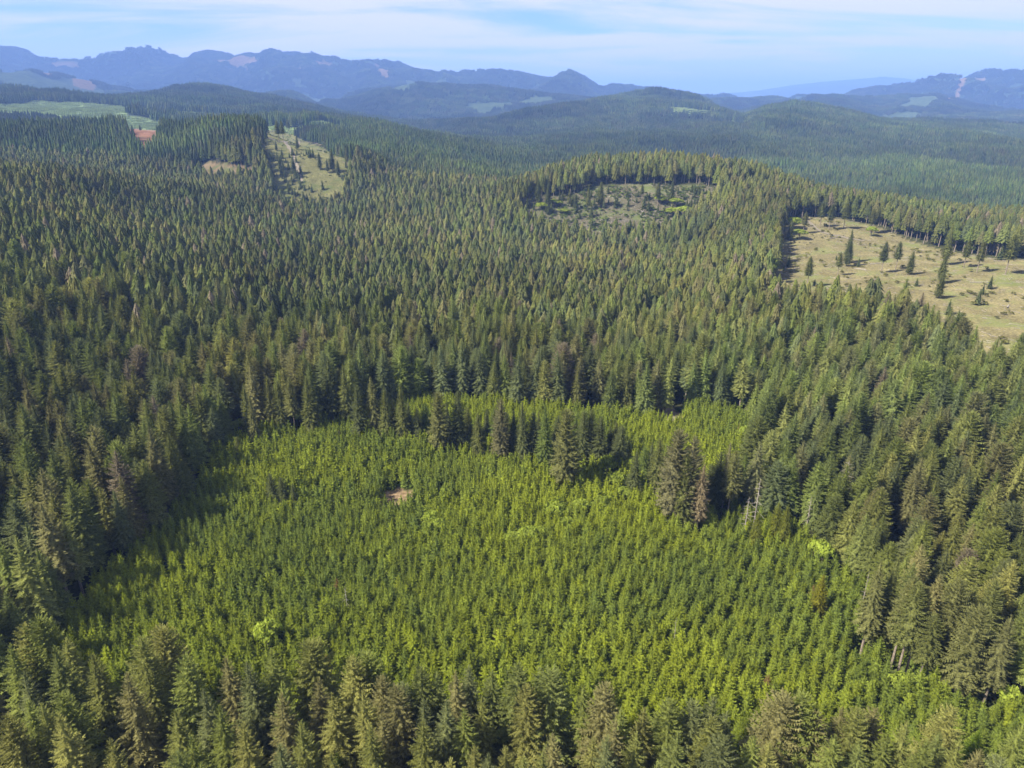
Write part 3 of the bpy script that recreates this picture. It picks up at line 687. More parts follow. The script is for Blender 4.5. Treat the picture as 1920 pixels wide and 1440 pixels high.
# old firs left standing in and along the young plantation: (tip x, tip y, height, shape, tint, words)
G_PALE, G_DARK, G_OLIVE, G_BROWN, G_GREEN = (0.140, 0.147, 0.055), (0.098, 0.115, 0.046), (0.122, 0.136, 0.044), (0.145, 0.142, 0.072), (0.110, 0.145, 0.038)
OLD = [
 (694,704,27,6,G_PALE,'tall thin pale fir with bare lower trunk at the far edge of the plantation'),
 (719,724,24,0,G_OLIVE,'olive fir directly beside the tall thin pale fir at the far plantation edge'),
 (749,721,25,1,G_OLIVE,'upright olive fir third in the line crossing the far end of the plantation'),
 (668,721,24,2,G_DARK,'full dark fir at the corner where the tree line meets the left forest'),
 (643,680,28,3,G_OLIVE,'slender tall fir behind the far left corner of the plantation'),
 (780,758,17,1,G_DARK,'short dark fir in the gap of the far plantation tree line'),
 (820,735,25,4,G_PALE,'broad pale fir standing alone in front of the far strip of saplings'),
 (858,731,25,2,G_DARK,'dark grey-topped fir beside the broad pale fir in the far tree line'),
 (895,772,19,1,G_OLIVE,'short olive fir in the middle of the far tree line'),
 (939,745,26,2,G_BROWN,'tall brownish fir at the middle of the far tree line'),
 (963,768,20,1,G_DARK,'small dark fir leaning close to the tall brownish fir'),
 (980,751,25,0,G_DARK,'dark fir just beyond the tall brownish fir in the tree line'),
 (1000,772,20,2,G_DARK,'rounded dark fir between two taller firs of the far tree line'),
 (1023,755,26,0,G_GREEN,'green pointed fir a little before the great pale fir'),
 (1063,767,30,4,G_PALE,'great pale fir standing tallest in the middle of the far tree line'),
 (1096,768,22,2,G_DARK,'dark fir in the clump next to the great pale fir'),
 (1110,766,22,2,G_DARK,'second dark fir in the clump next to the great pale fir'),
 (1127,780,20,2,G_DARK,'outermost dark fir of the clump next to the great pale fir'),
 (1167,796,20,2,G_DARK,'lone conical dark fir between the dark clump and the dirt track'),
 (1194,843,18,0,G_DARK,'small dark fir beside the leafy bushes and the grey-topped pair'),
 (1238,820,22,2,G_OLIVE,'olive fir at the edge of the big grey-topped clump'),
 (1275,806,32,4,G_BROWN,'big grey-topped fir of the clump in the middle of the plantation'),
 (1304,816,31,2,G_BROWN,'second big grey-topped fir of the clump in the plantation'),
 (1290,850,26,2,G_OLIVE,'olive fir in front of the two big grey-topped firs'),
 (1321,867,24,6,(0.18,0.15,0.09),'thin pale brown half-dead fir at the foot of the grey-topped clump'),
 (1352,846,21,2,G_DARK,'dark fir between the grey-topped clump and the slim pair beyond'),
 (1370,828,24,3,G_BROWN,'slim brownish fir behind the thin pale half-dead fir'),
 (1380,845,24,5,G_PALE,'slim pale fir with a bare lower stem at the right of the clump'),
 (455,718,24,1,G_OLIVE,'olive fir at the far left corner where plantation and forest meet'),
 (467,738,22,3,G_PALE,'pale lit fir in front of the forest at the far left corner'),
 (499,704,23,2,G_PALE,'pale round fir above the far left edge of the saplings'),
 (519,711,22,2,G_OLIVE,'olive fir between two pale firs above the far left edge'),
 (541,707,24,5,G_PALE,'pale fir with bare stem above the far left edge'),
 (573,704,25,2,G_OLIVE,'broad olive fir beyond the far left edge of the saplings'),
 (614,668,28,2,G_DARK,'tall dark fir behind the slender fir at the far edge'),
 (1268,931,11,1,(0.13,0.15,0.02),'bright yellow-green small fir at the foot of the grey-topped clump'),
 (1461,941,15,1,(0.13,0.145,0.022),'yellow-green fir beside the pale snags at the right plantation edge'),
 (1478,946,15,0,(0.125,0.14,0.024),'second yellow-green fir beside the pale snags'),
 (1423,958,13,1,(0.12,0.135,0.024),'small yellow-green fir at the foot of the pale snag'),
 (443,818,10,2,G_OLIVE,'olive sapling taller than its neighbours near the far left corner'),
 (505,886,13,2,G_DARK,'dark round-crowned fir standing above the saplings in the left plantation'),
 (525,893,12,2,G_DARK,'second dark round-crowned fir above the saplings in the left plantation'),
 (548,905,11,1,G_DARK,'dark pointed fir next to the round-crowned pair in the left plantation'),
 (1545,1075,14,0,(0.15,0.15,0.02),'yellowish tall sapling rising above the right half of the plantation'),
 (630,1409,16,1,(0.10,0.135,0.02),'bright green small fir between big firs at the bottom edge'),
 (1839,1366,15,1,(0.10,0.15,0.018),'bright green small fir near the bottom right corner'),
 (1404,1332,16,1,(0.11,0.14,0.02),'bright green small fir behind the near stand at lower right'),
 (1715,1078,26,5,G_PALE,'bare-stemmed pale fir at the right edge of the plantation'),
 (1728,1092,26,5,G_OLIVE,'second bare-stemmed fir at the right edge of the plantation'),
 (1742,1100,24,5,G_PALE,'third bare-stemmed fir at the right edge of the plantation'),
 (1758,1150,20,5,G_OLIVE,'shorter bare-stemmed fir nearest along the right plantation edge'),
 (1655,1050,27,6,G_PALE,'ragged pale fir at the right plantation edge beyond the bare stems'),
 (1685,1040,27,1,G_OLIVE,'tall olive fir behind the ragged pale fir at the right edge'),
 (1805,1088,25,4,G_PALE,'huge broad pale fir overhanging the right plantation edge'),
 (1842,1136,25,4,G_PALE,'huge broad fir in front, nearest of the overhanging pair at right'),
 (1900,1150,25,6,(0.13,0.135,0.055),'big ragged fir with thick bare trunk at the right border'),
 (1872,1085,24,2,G_OLIVE,'full olive fir behind the huge broad pair at right'),
]
for x, y, H, pid, tint, lab in OLD:
    p = tip_at(x, y, H); s = H / 27
    w = s * (0.85 if H > 20 else 1.05)
    tree('fir_tree', MATURE, pid, p, (w, w, s), rng.uniform(0, 6.28), np.array(tint) * rng.uniform(.95, 1.1), lab, 'fir tree', 'old firs in and around the plantation')
    taken.append((p[0], p[1], 2.0 + 0.04 * H))

BELT = [(705,748,20),(735,744,21),(764,752,19),(797,754,20),(838,752,21),(876,762,19),(912,766,18),(926,757,22),(950,772,19),(1011,770,19),(1046,778,20),(1080,776,22),(1145,796,18),(1156,790,20),
        (1180,818,17),(1210,836,19),(1224,828,21),(1252,840,20),(1335,868,19),(1400,848,20),(1392,872,18)]
for i, (x, y, H) in enumerate(BELT):
    H *= 0.84
    p = tip_at(x, y, H); s = H / 27; t_ = (G_DARK, G_OLIVE, G_DARK, G_GREEN)[i % 4]
    tree('fir_tree', MATURE, (2, 0, 1, 2, 3)[i % 5], p, (s * 1.05, s * 1.05, s), rng.uniform(0, 6.28), np.array(t_) * rng.uniform(.95, 1.2),
         f'mid-sized fir filling the tree belt across the far plantation, {ordinal(i + 1)} of these from the left', 'fir tree', 'old firs in and around the plantation')
    taken.append((p[0], p[1], 2.6))

# lone firs left on the logged clearings
LONE = [
 (1600,428,27,3,'tall dark lone fir in the middle of the right-hand clearing'),(1596,450,20,2,'dark fir leaning on the tall lone fir in the clearing'),(1578,472,17,5,'shorter fir at the foot of the tall lone fir in the clearing'),
 (1522,480,21,5,'lone slim fir near the lower left part of the right clearing'),(1664,452,23,5,'dark-headed fir with bare stem, middle of the right clearing'),(1690,452,21,5,'paler twin beside the dark-headed bare-stem fir'),
 (1714,470,17,2,'low bushy fir beside the bare-stem pair in the clearing'),(1512,396,20,5,'fir with pale stem at the upper left corner of the clearing'),(1486,412,18,2,'fir leaning over the track in the upper left clearing corner'),
 (1462,452,19,5,'bare-stemmed fir at the left border of the clearing'),(1640,390,23,5,'yellowish fir at the top of the right clearing'),(1650,386,24,5,'brown-green fir behind the yellowish fir at the clearing top'),
 (1788,418,31,3,'tall narrow fir at the divide of the right clearing'),(1776,470,22,1,'lower fir on the divide of the right clearing'),(1770,512,16,2,'low spreading fir at the lower end of the divide'),
 (1820,448,21,5,'slim fir right of the divide in the clearing'),(1846,452,22,5,'pale-stemmed fir beyond the divide in the clearing'),(1905,438,28,5,'tall bare-stemmed fir at the right picture border on the clearing'),
 (1590,380,24,5,'open-crowned fir on the upper rim of the right clearing'),(1562,382,24,5,'dark open-crowned fir on the upper rim left part'),(1545,376,25,5,'second dark open-crowned fir on the upper rim'),
 (1010,335,27,2,'dark full fir at the left part of the middle clearing'),(1028,342,26,0,'dark pointed fir beside the full fir in the middle clearing'),(1068,352,20,3,'pale-stem fir in the left middle clearing'),
 (1080,362,17,2,'dark bushy fir low in the left middle clearing'),(1104,346,26,3,'tall fir in the centre of the middle clearing'),(1128,340,26,2,'full fir uphill in the middle clearing'),
 (1205,345,17,5,'thin pole-like fir high in the middle clearing'),(1236,342,24,5,'slim bare fir in front of the upper clearing wall'),(1262,335,26,1,'dark fir at the upper edge of the middle clearing'),
 (1297,372,17,2,'short dark fir beside the bright bushes in the middle clearing'),(1318,380,15,2,'smaller dark fir right of the bright bushes'),
 (518,224,30,5,'leftmost tall bare-stemmed fir on the far grassy hilltop'),(527,226,28,5,'middle tall bare-stemmed fir on the far grassy hilltop'),(539,222,32,5,'tallest bare-stemmed fir on the far grassy hilltop'),
 (555,252,19,0,'short dark fir below the three tall hilltop firs'),(516,262,14,0,'small dark fir on the left flank of the grassy hill'),(522,288,24,0,'dark fir low on the left flank of the grassy hill'),
 (548,292,24,2,'dark cone-shaped fir in the middle of the hill flank'),(597,284,22,0,'pointed dark fir right on the hill flank'),(620,278,28,2,'big dark fir low on the right hill flank'),
 (632,300,20,2,'dark fir beside the big one low on the hill flank'),(648,276,24,6,'thin pale fir near the right end of the grassy hill'),(612,296,18,1,'slim fir in front of the big dark hill fir'),
]
for x, y, H, pid, lab in LONE:
    p = tip_at(x, y, H); s = H / 27
    tint = (G_DARK if 'dark' in lab else G_PALE if 'pale' in lab or 'yellowish' in lab else G_OLIVE)
    w = s * 1.08
    tree('fir_tree', MATURE, pid, p, (w, w, s), rng.uniform(0, 6.28), np.array(tint), lab, 'fir tree', 'lone firs on the clearings')
    taken.append((p[0], p[1], 3.2))

# bright broadleaf trees and bushes: centre in the photograph, width in pixels there, height
LEAF = [
 (1045,960,52,7,1.0,'large bright green bush clump in the centre of the plantation'),(1088,952,42,6,.8,'mid-green bush just uphill of the large bright bush'),(1128,946,38,6,.75,'green bush at the end of the hedge-like bush row'),
 (1062,985,40,6,.75,'green bush below the large bright bush'),(785,962,34,5,1.1,'bright yellow-green bush nearest the bare soil patch'),(806,972,38,6,1.1,'bright yellow-green bush second from the bare soil patch'),
 (824,985,36,6,1.05,'bright bush at the front of the group by the bare soil patch'),(800,992,34,5,1.0,'low bright bush before the group by the bare soil patch'),(846,968,28,5,.9,'single green bush beyond the bright group'),(884,966,34,5,.85,'pair-like green bush between the two bright groups'),
 (960,1012,40,5,.9,'green bush at the left end of the sunken bush row'),(990,1004,46,6,1.0,'bright bush in the middle of the sunken bush row'),(1014,1000,36,5,.95,'bright bush at the right end of the sunken bush row'),
 (496,1184,56,9,1.15,'vivid green round broadleaf tree in the lower left plantation'),(1548,1032,42,8,1.25,'vivid green broadleaf tree at the right plantation edge'),(1530,1022,26,7,1.3,'pale yellow-green bush beside the vivid tree at right'),
 (1140,872,46,8,.62,'dark green leafy tree in the hollow before the grey-topped clump'),(1166,868,44,8,.6,'second dark leafy tree in the hollow'),(1162,900,40,7,.7,'lighter leafy bush at the low end of the hollow'),(1195,872,44,8,.5,'dark leafy tree against the grey-topped clump'),
 (1172,925,36,6,.7,'leafy bush leading from the hollow to the bush row'),(1335,925,44,7,.5,'dull green bush at the right foot of the grey-topped clump'),(1352,905,44,7,.5,'second dull green bush at the right of the clump'),(1380,930,40,6,.45,'dull bush near the pale snags'),
 (1690,1278,40,6,1.1,'bright bush in the lower right plantation'),(1803,1272,40,7,1.3,'bright lime bush under the huge broad firs at right'),(1897,1300,44,7,1.2,'bright lime bush near the right border'),(1765,1240,40,6,.7,'dark green bush under the bare-stemmed firs'),
 (1398,806,26,9,1.1,'yellow-green broadleaf tree at the far right corner of plantation'),(1702,690,30,11,1.1,'bright green broadleaf tree in the right-hand forest'),(1120,562,20,12,1.0,'single bright broadleaf tree in the middle of the dark forest'),
 (1285,398,34,11,1.35,'lime-green broadleaf tree at the foot of the middle clearing'),(1316,400,32,11,1.2,'second lime-green broadleaf tree at the foot of the middle clearing'),(1262,398,28,9,1.1,'bright bush left of the lime-green trees'),(1268,382,30,8,1.0,'bright bush uphill of the lime-green trees'),(1240,378,30,7,.9,'green bush on the middle clearing slope'),
 (1040,384,30,6,.9,'green bush on the left knoll of the middle clearing'),(1015,390,28,6,.9,'second green bush on the left knoll'),(1058,400,26,5,.7,'dull bush below the left knoll'),(1636,432,22,8,1.0,'fresh green sapling under the yellowish fir in the right clearing'),(1490,420,34,9,.8,'green bushes at the upper left corner of the right clearing'),
 (1500,440,30,8,.75,'green bush below the corner bushes of the right clearing'),(1545,1022,30,7,.8,'green bush behind the vivid tree at right edge'),(1610,1040,44,8,.45,'dark shaded bush at the right plantation edge'),
 (450,795,30,6,.7,'green leafy bush at the far left plantation corner'),(430,800,30,6,.6,'shaded leafy bush at the far left plantation corner'),(560,778,36,8,.5,'dark leafy bush under the firs at the far left edge'),(480,778,30,7,.7,'leafy bush under the pale round fir'),
 (1320,858,30,6,.5,'bush hidden among the grey-topped firs'),(1222,860,40,8,.45,'dark leafy mass left of the grey-topped clump'),
]
for x, y, wpx, H, br, lab in LEAF:
    H *= 1.3
    p = tip_at(x, y - wpx * 0.35, H * 0.85)
    dep = p[1] * CP + (CAM_H - float(height(*p)) - H * .6) * SP
    Rm = 0.5 * wpx * dep / FPX
    pid = int(rng.integers(0, 3)); R0 = (3.6, 3.0, 2.6)[pid]
    tint = np.array((0.195, 0.245, 0.038)) * (0.35 + 0.65 * br) * rng.uniform(.95, 1.05)
    tree('broadleaf_tree', LEAFY, pid, p, (Rm / R0, Rm / R0, H / 8), rng.uniform(0, 6.28), tint, lab, 'broadleaf tree', 'broadleaf trees and bushes')
    taken.append((p[0], p[1], Rm * 0.9))

# dead snags
def snag(x, y, H, lab, nb=16, frac=0.35, spread=0.09):
    p = tip_at(x, y, H); z = float(height(*p))
    e = bpy.data.objects.new('dead_snag', None); COL.objects.link(e); e.location = (p[0], p[1], z - .1)
    e['label'], e['category'], e['group'] = lab, 'dead tree', 'dead snags'
    t = MB(); tube(t, [(0, 0, 0), (0.1, 0, H * .5), (0.05, .1, H)], [0.012 * H, 0.008 * H, 0.002 * H], 7)
    put('trunk', t.mesh('snag_trunk', [M_DEAD]), e)
    for i in range(nb):
        s = frac + (1 - frac) * (i + .5) / nb; a = i * 2.4 + random.uniform(-.4, .4); l = H * spread * (1.25 - s) * random.uniform(.7, 1.4) * 1.6
        b = MB(); stick(b, (0, 0, 0), (l * math.cos(a), l * math.sin(a), -l * random.uniform(0, .5)), 0.004 * H, 0.0012 * H)
        put('branch', b.mesh('snag_branch', [M_DEAD]), e, (0.05, 0.05, H * s * 0.97))
    taken.append((p[0], p[1], 1.5))
snag(1426, 897, 19, 'thin bare snag standing tallest at the right plantation edge', 22, .3)
snag(1405, 931, 14, 'short pale snag with dense dead twigs at the right plantation edge', 40, .15, .10)
snag(1593, 864, 21, 'white dead spire in the right-hand forest', 44, .3, .10)
snag(1522, 931, 15, 'broken pale snag among the firs beside the dark gap', 26, .2, .08)
snag(1630, 1072, 12, 'thin grey pole of a dead tree at the right plantation edge', 8, .4, .06)
snag(646, 1100, 10, 'small pale dead tree in the lower left plantation', 30, .15, .09)
snag(1268, 1158, 8, 'thin dead pole among the saplings at lower right', 6, .4, .07)
snag(1186, 345, 18, 'pale bare pole high in the middle clearing', 6, .5, .06)

taken_a = np.array(taken)
def free_of(X, Y, tk=None, grow=1.0):
    tk = taken_a if tk is None else tk
    ok = np.ones(len(X), bool)
    for x, y, r in tk:
        ok &= (X - x) ** 2 + (Y - y) ** 2 > (r * grow) ** 2
    return ok

# ------------------------------------------------------------------ the young plantation: 300 nearest saplings singly, the rest as one mass
def jgrid(x0, x1, y0, y1, s, j=0.38):
    xs, ys = np.arange(x0, x1, s), np.arange(y0, y1, s * 0.92)
    X, Y = np.meshgrid(xs, ys)
    X = X + (np.arange(len(ys)) % 2)[:, None] * s * .5
    X = X + rng.uniform(-j, j, X.shape) * s; Y = Y + rng.uniform(-j, j, Y.shape) * s
    return X.ravel(), Y.ravel()
px_, py_ = jgrid(-150, 180, 80, 330, 2.5, .30)
m = inside(PLANT, px_, py_)
px_, py_ = px_[m], py_[m]
m = free_of(px_, py_) & (((px_ - PATCH_1[0]) / .8) ** 2 + (py_ - PATCH_1[1]) ** 2 > 58) & (((px_ - PATCH_2[0]) / .7) ** 2 + (py_ - PATCH_2[1]) ** 2 > 75)
px_, py_ = px_[m], py_[m]
hN = fbm(px_ / 22, py_ / 22, 41, 3)
ysz = (0.76 + 0.48 * hN) * rng.uniform(0.84, 1.16, len(px_))
hue = np.clip(fbm(px_ / 30 + 9, py_ / 30, 77, 3) * 1.6 - 0.3 + rng.normal(0, .22, len(px_)), 0, 1)
lo, hi = np.array((0.122, 0.162, 0.034)), np.array((0.205, 0.245, 0.026))
ytint = lo + (hi - lo) * hue[:, None]
ytint *= rng.uniform(0.82, 1.2, len(px_))[:, None]
rare = rng.random(len(px_)) < 0.002
ytint[rare] = (0.16, 0.115, 0.045)
zz = height(px_, py_)
order = np.argsort(py_)
U, Vv = np.array([pix((a, b), c_ + 5) for a, b, c_ in zip(px_, py_, zz)]).T
vis = (U > 0) & (U < 1920) & (Vv < 1420)
edge_line = np.interp(U, [0, 300, 560, 850, 1000, 1280, 1600, 1920], [1150, 1170, 1190, 1235, 1250, 1290, 1300, 1350])
vis &= Vv < edge_line
single = [i for i in order if vis[i]][:300]
sm = np.zeros(len(px_), bool); sm[single] = True
for i in single:
    s = ysz[i]
    side = 'left' if U[i] < 640 else 'middle' if U[i] < 1280 else 'right'
    tone = 'yellow-green' if ytint[i][0] > 0.175 else 'mid-green' if ytint[i][0] > 0.143 else 'dull green'
    if rare[i]: tone = 'rusty brown'
    size = 'tall' if s > 1.12 else 'small' if s < 0.88 else 'middling'
    tree('young_fir', YOUNG, int(rng.integers(0, 5)), (px_[i], py_[i]), (s * 1.08, s * 1.08, s), rng.uniform(0, 6.28), ytint[i],
         f'{size} {tone} planted young fir in the front rows of the plantation, {side} third', 'young fir', f'{size} {tone} young firs, front rows, {side} third')
r_ = ~sm
n_ = r_.sum()
near_y = py_[r_] < 185
pid = np.where(near_y, rng.integers(0, 5, n_), rng.integers(5, 9, n_))
scatter('young_plantation', [joined(a, b) for a, b in Y_B + YM_B], np.stack([px_[r_], py_[r_], zz[r_] - .1], -1), pid,
        np.stack([ysz[r_] * 1.08, ysz[r_] * 1.08, ysz[r_]], -1), rng.uniform(0, 6.28, n_), ytint[r_], [M_NEEDLE, M_BARK],
        'dense bright green young conifer plantation filling the middle of the picture')

# ------------------------------------------------------------------ the old forest
OPEN = [PLANT, CLEAR_R, CLEAR_C, CLEAR_H, SOIL_1, SOIL_2]
def in_any(pgs, X, Y):
    r = np.zeros(len(X), bool)
    w = np.clip(Y / 60, 0, 140)
    X, Y = X + w * (fbm(X / (8 + Y / 40), Y / (8 + Y / 40), 5, 3) - .5), Y + w * (fbm(X / (8 + Y / 40) + 40, Y / (8 + Y / 40), 6, 3) - .5)
    for pg in pgs: r |= inside(pg, X, Y)
    return r
def mature_tint(X, Y, n):
    a = PAL_M[rng.integers(0, len(PAL_M), n)] * rng.uniform(0.78, 1.25, n)[:, None]
    patch = fbm(X / 90, Y / 90, 55, 3)
    a *= (0.60 + 0.80 * patch)[:, None]
    warm = fbm(X / 45, Y / 45, 130, 3)[:, None]
    a *= 1 + (warm - .5) * np.array((.35, .12, -.1))
    return a
X, Y = jgrid(-820, 820, 60, 1000, 6.5, .44)
keep = np.abs(X) < 0.80 * Y + 45
keep &= ~((Y < 112) & (np.abs(X) < 0.95 * (Y + 25)) & (Y < 106))
keep &= ~in_any(OPEN, X, Y)
keep &= rng.random(len(X)) > 0.05
X, Y = X[keep], Y[keep]
keep = free_of(X, Y); X, Y = X[keep], Y[keep]
Zg = height(X, Y)
keep = may_show(X, Y, Zg, 30) | (Y < 300); X, Y, Zg = X[keep], Y[keep], Zg[keep]
n = len(X)
S = (0.70 + 0.48 * fbm(X / 110, Y / 110, 91, 3)) * rng.uniform(0.80, 1.17, n)
gapn = fbm(X / 35, Y / 35, 201, 2)
nearest = Y < 350 + rng.uniform(-60, 60, n)
pid = np.where(nearest, rng.choice(7, n, p=[.24, .22, .17, .15, .06, .11, .05]), 7 + rng.integers(0, 6, n))
# edge of the right and middle clearings shows bare stems
def edge_dist(pg, X, Y):
    d = np.full(len(X), 1e9)
    for i in range(len(pg)):
        a, b = pg[i - 1], pg[i]; ab = b - a; L2 = (ab ** 2).sum() + 1e-9
        t = np.clip(((X - a[0]) * ab[0] + (Y - a[1]) * ab[1]) / L2, 0, 1)
        d = np.minimum(d, np.hypot(X - a[0] - t * ab[0], Y - a[1] - t * ab[1]))
    return d
for pg, behind in ((CLEAR_R, 470), (CLEAR_C, 770)):
    e = (edge_dist(pg, X, Y) < 12) & (Y > behind) & (rng.random(len(X)) < .75)
    pid[e] = 12
tint = mature_tint(X, Y, n)
tint[pid > 6] *= 0.80
hw = (rng.random(n) < 0.022) & (Y > 200)
pid[hw] = 13 + rng.integers(0, 2, hw.sum()); tint[hw] = np.array((0.13, 0.165, 0.04)) * rng.uniform(.7, 1.25, hw.sum())[:, None]
dead = (rng.random(n) < 0.018) & ~hw
tint[dead] = np.array((0.19, 0.165, 0.115)) * rng.uniform(.8, 1.1, dead.sum())[:, None]
# the largest of them in view become single trees
Um, Vm = np.array([pix((a, b), c_ + 20) for a, b, c_ in zip(X, Y, Zg)]).T
cand = [i for i in np.argsort(np.hypot(X, Y)) if pid[i] < 7 and 0 < Um[i] < 1920 and 0 < Vm[i] < 1440 and Y[i] > 112]
n_single = max(0, 300 - len(shown) - len(OLD) - len(LONE) - len(BELT))
cand = cand[:n_single]
sgl = np.zeros(n, bool); sgl[cand] = True
for i in cand:
    left = Um[i] < 960
    words = hue_word(tint[i]); sw = SHAPE_WORD[pid[i] if pid[i] < 7 else 0]
    far_ = 'near end' if Y[i] < 150 else 'middle' if Y[i] < 190 else 'far end'
    tree('fir_tree', MATURE, int(pid[i] if pid[i] < 7 else 0), (X[i], Y[i]), (S[i] * 1.06, S[i] * 1.06, S[i] * .93), rng.uniform(0, 6.28), tint[i],
         f"{words} {sw} fir in the forest wall {'left' if left else 'right'} of the plantation, {far_}", 'fir tree',
         f"{words} {sw} firs, {'left' if left else 'right'} forest wall, {far_}")
r_ = ~sgl
HARD_B = [broadleaf(450 + i, 19, R, 1100, .75, 9) for i, R in enumerate((4.6, 5.4))]
protos = [joined(a, b) for a, b in M_B + MID_B + HARD_B]
scatter('conifer_forest', protos, np.stack([X, Y, Zg - .2], -1)[r_], pid[r_], np.stack([S * 1.06, S * 1.06, S * .93], -1)[r_], rng.uniform(0, 6.28, r_.sum()), tint[r_],
        [M_NEEDLE, M_BARK], 'dense dark conifer forest around the plantation and up to the ridges', tilt=.028)

# farther woods: groups of simpler conifers
def clump(seed, n, half, H=25, R=3.4, tiers=4, pts=6):
    r = random.Random(seed); mb = MB()
    s = 2 * half / math.sqrt(n)
    q = int(round(math.sqrt(n)))
    for i in range(q):
        for j in range(q):
            h = H * r.uniform(.78, 1.15)
            far_conifer(mb, seed * 997 + i * 31 + j, h, R * r.uniform(.8, 1.2), ((i + .5) * s - half + r.uniform(-.45, .45) * s, (j + .5) * s - half + r.uniform(-.45, .45) * s, 0), tiers, pts)
    return mb.arrays()
def stand(X, Y, cell, s):
    """A number per forestry stand: irregular cells."""
    X = X + cell * .5 * (fbm(X / cell * 1.3, Y / cell * 1.3, s, 3) - .5); Y = Y + cell * .5 * (fbm(X / cell * 1.3 + 7, Y / cell * 1.3, s + 3, 3) - .5)
    ix, iy = np.floor(X / cell), np.floor(Y / cell)
    best, val = np.full(len(X), 1e18), np.zeros(len(X))
    for a in (-1, 0, 1):
        for b in (-1, 0, 1):
            jx, jy = ix + a, iy + b
            d = (X / cell - jx - hash2(jx, jy, s)) ** 2 + (Y / cell - jy - hash2(jx, jy, s + 1)) ** 2
            w_ = d < best
            best[w_] = d[w_]; val[w_] = hash2(jx, jy, s + 2)[w_]
    return val
def far_wood(name, y0, y1, protos, step, label, scale=1.0, field=False):
    X, Y = jgrid(-0.86 * y1, 0.86 * y1, y0, y1, step, .35)
    keep = np.abs(X) < 0.84 * Y
    X, Y = X[keep], Y[keep]
    opened = in_any([CLEAR_H, SOIL_1, SOIL_2, CLEAR_C], X, Y)
    fld = in_any(FIELDS + FAR_FIELDS, X, Y) & ~in_any(FIELD_WOODS, X, Y)
    soil = in_any(FAR_SOIL, X, Y)
    keep = ~(opened | soil) & (fld if field else ~fld)
    X, Y = X[keep], Y[keep]
    Zg = sheet_height(X, Y) - (0.8 if y1 > 5000 else 0); keep = may_show(X, Y, Zg, 32); X, Y, Zg = X[keep], Y[keep], Zg[keep]
    n = len(X)
    S = scale * (0.82 + 0.34 * fbm(X / 300, Y / 300, 91, 3)) * rng.uniform(0.88, 1.1, n)
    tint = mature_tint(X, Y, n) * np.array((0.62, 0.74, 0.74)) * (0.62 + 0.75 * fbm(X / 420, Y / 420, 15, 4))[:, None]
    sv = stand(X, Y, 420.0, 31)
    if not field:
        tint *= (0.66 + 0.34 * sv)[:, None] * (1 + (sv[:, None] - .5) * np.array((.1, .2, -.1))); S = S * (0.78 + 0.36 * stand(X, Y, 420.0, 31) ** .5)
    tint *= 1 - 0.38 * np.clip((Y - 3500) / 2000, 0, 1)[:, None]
    if field: tint = np.array((0.19, 0.25, 0.10)) * rng.uniform(.8, 1.2, n)[:, None]
    print(name, n)
    scatter(name, protos, np.stack([X, Y, Zg - .5], -1), rng.integers(0, len(protos), n), np.stack([np.full(n, scale ** .5)] * 2 + [S], -1), np.zeros(n), tint, [M_NEEDLE], label,
            lean=np.stack([np.arctan((sheet_height(X, Y + 12) - sheet_height(X, Y - 12)) / 24), -np.arctan((sheet_height(X + 12, Y) - sheet_height(X - 12, Y)) / 24), np.zeros(n)], -1) * (0.0 if field or y0 < 1500 else 1.0))
one = [clump(500 + i, 4, 6.4, 25, 3.7, 5, 6) for i in range(5)]
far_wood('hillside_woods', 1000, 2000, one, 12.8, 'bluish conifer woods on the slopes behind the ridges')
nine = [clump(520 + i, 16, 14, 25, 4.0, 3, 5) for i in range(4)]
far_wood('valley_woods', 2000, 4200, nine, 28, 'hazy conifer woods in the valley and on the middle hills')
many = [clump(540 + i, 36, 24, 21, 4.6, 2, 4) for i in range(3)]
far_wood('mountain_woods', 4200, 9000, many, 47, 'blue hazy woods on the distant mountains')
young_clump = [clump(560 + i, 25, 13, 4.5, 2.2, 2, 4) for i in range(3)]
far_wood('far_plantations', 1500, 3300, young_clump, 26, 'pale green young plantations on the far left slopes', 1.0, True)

# ------------------------------------------------------------------ ground clutter on the clearings
def debris(name, pgs, n, label, lo, hi, mat):
    mb = MB(); r = random.Random(5)
    for pg in pgs:
        a, b = pg.min(0), pg.max(0); c_ = 0
        while c_ < n:
            x, y = r.uniform(a[0], b[0]), r.uniform(a[1], b[1])
            if not inside(pg, np.array([x]), np.array([y]))[0] or abs(x) > .8 * y: c_ += 0.2; continue
            z = float(height(x, y)); an = r.uniform(0, 6.28); l = r.uniform(lo, hi)
            stick(mb, (x, y, z + .12), (x + l * math.cos(an), y + l * math.sin(an), float(height(x + l * math.cos(an), y + l * math.sin(an))) + r.uniform(.1, .5)), .04 * l ** .6 + .05, .03, 0, 4)
            c_ += 1
    o = put(name, mb.mesh(name, [mat])); o['kind'] = 'stuff'; o['label'] = label
debris('logging_slash', [CLEAR_R, CLEAR_C, CLEAR_H], 1300, 'pale branches and slash strewn over the logged clearings', 1.0, 6.5, M_DEAD)
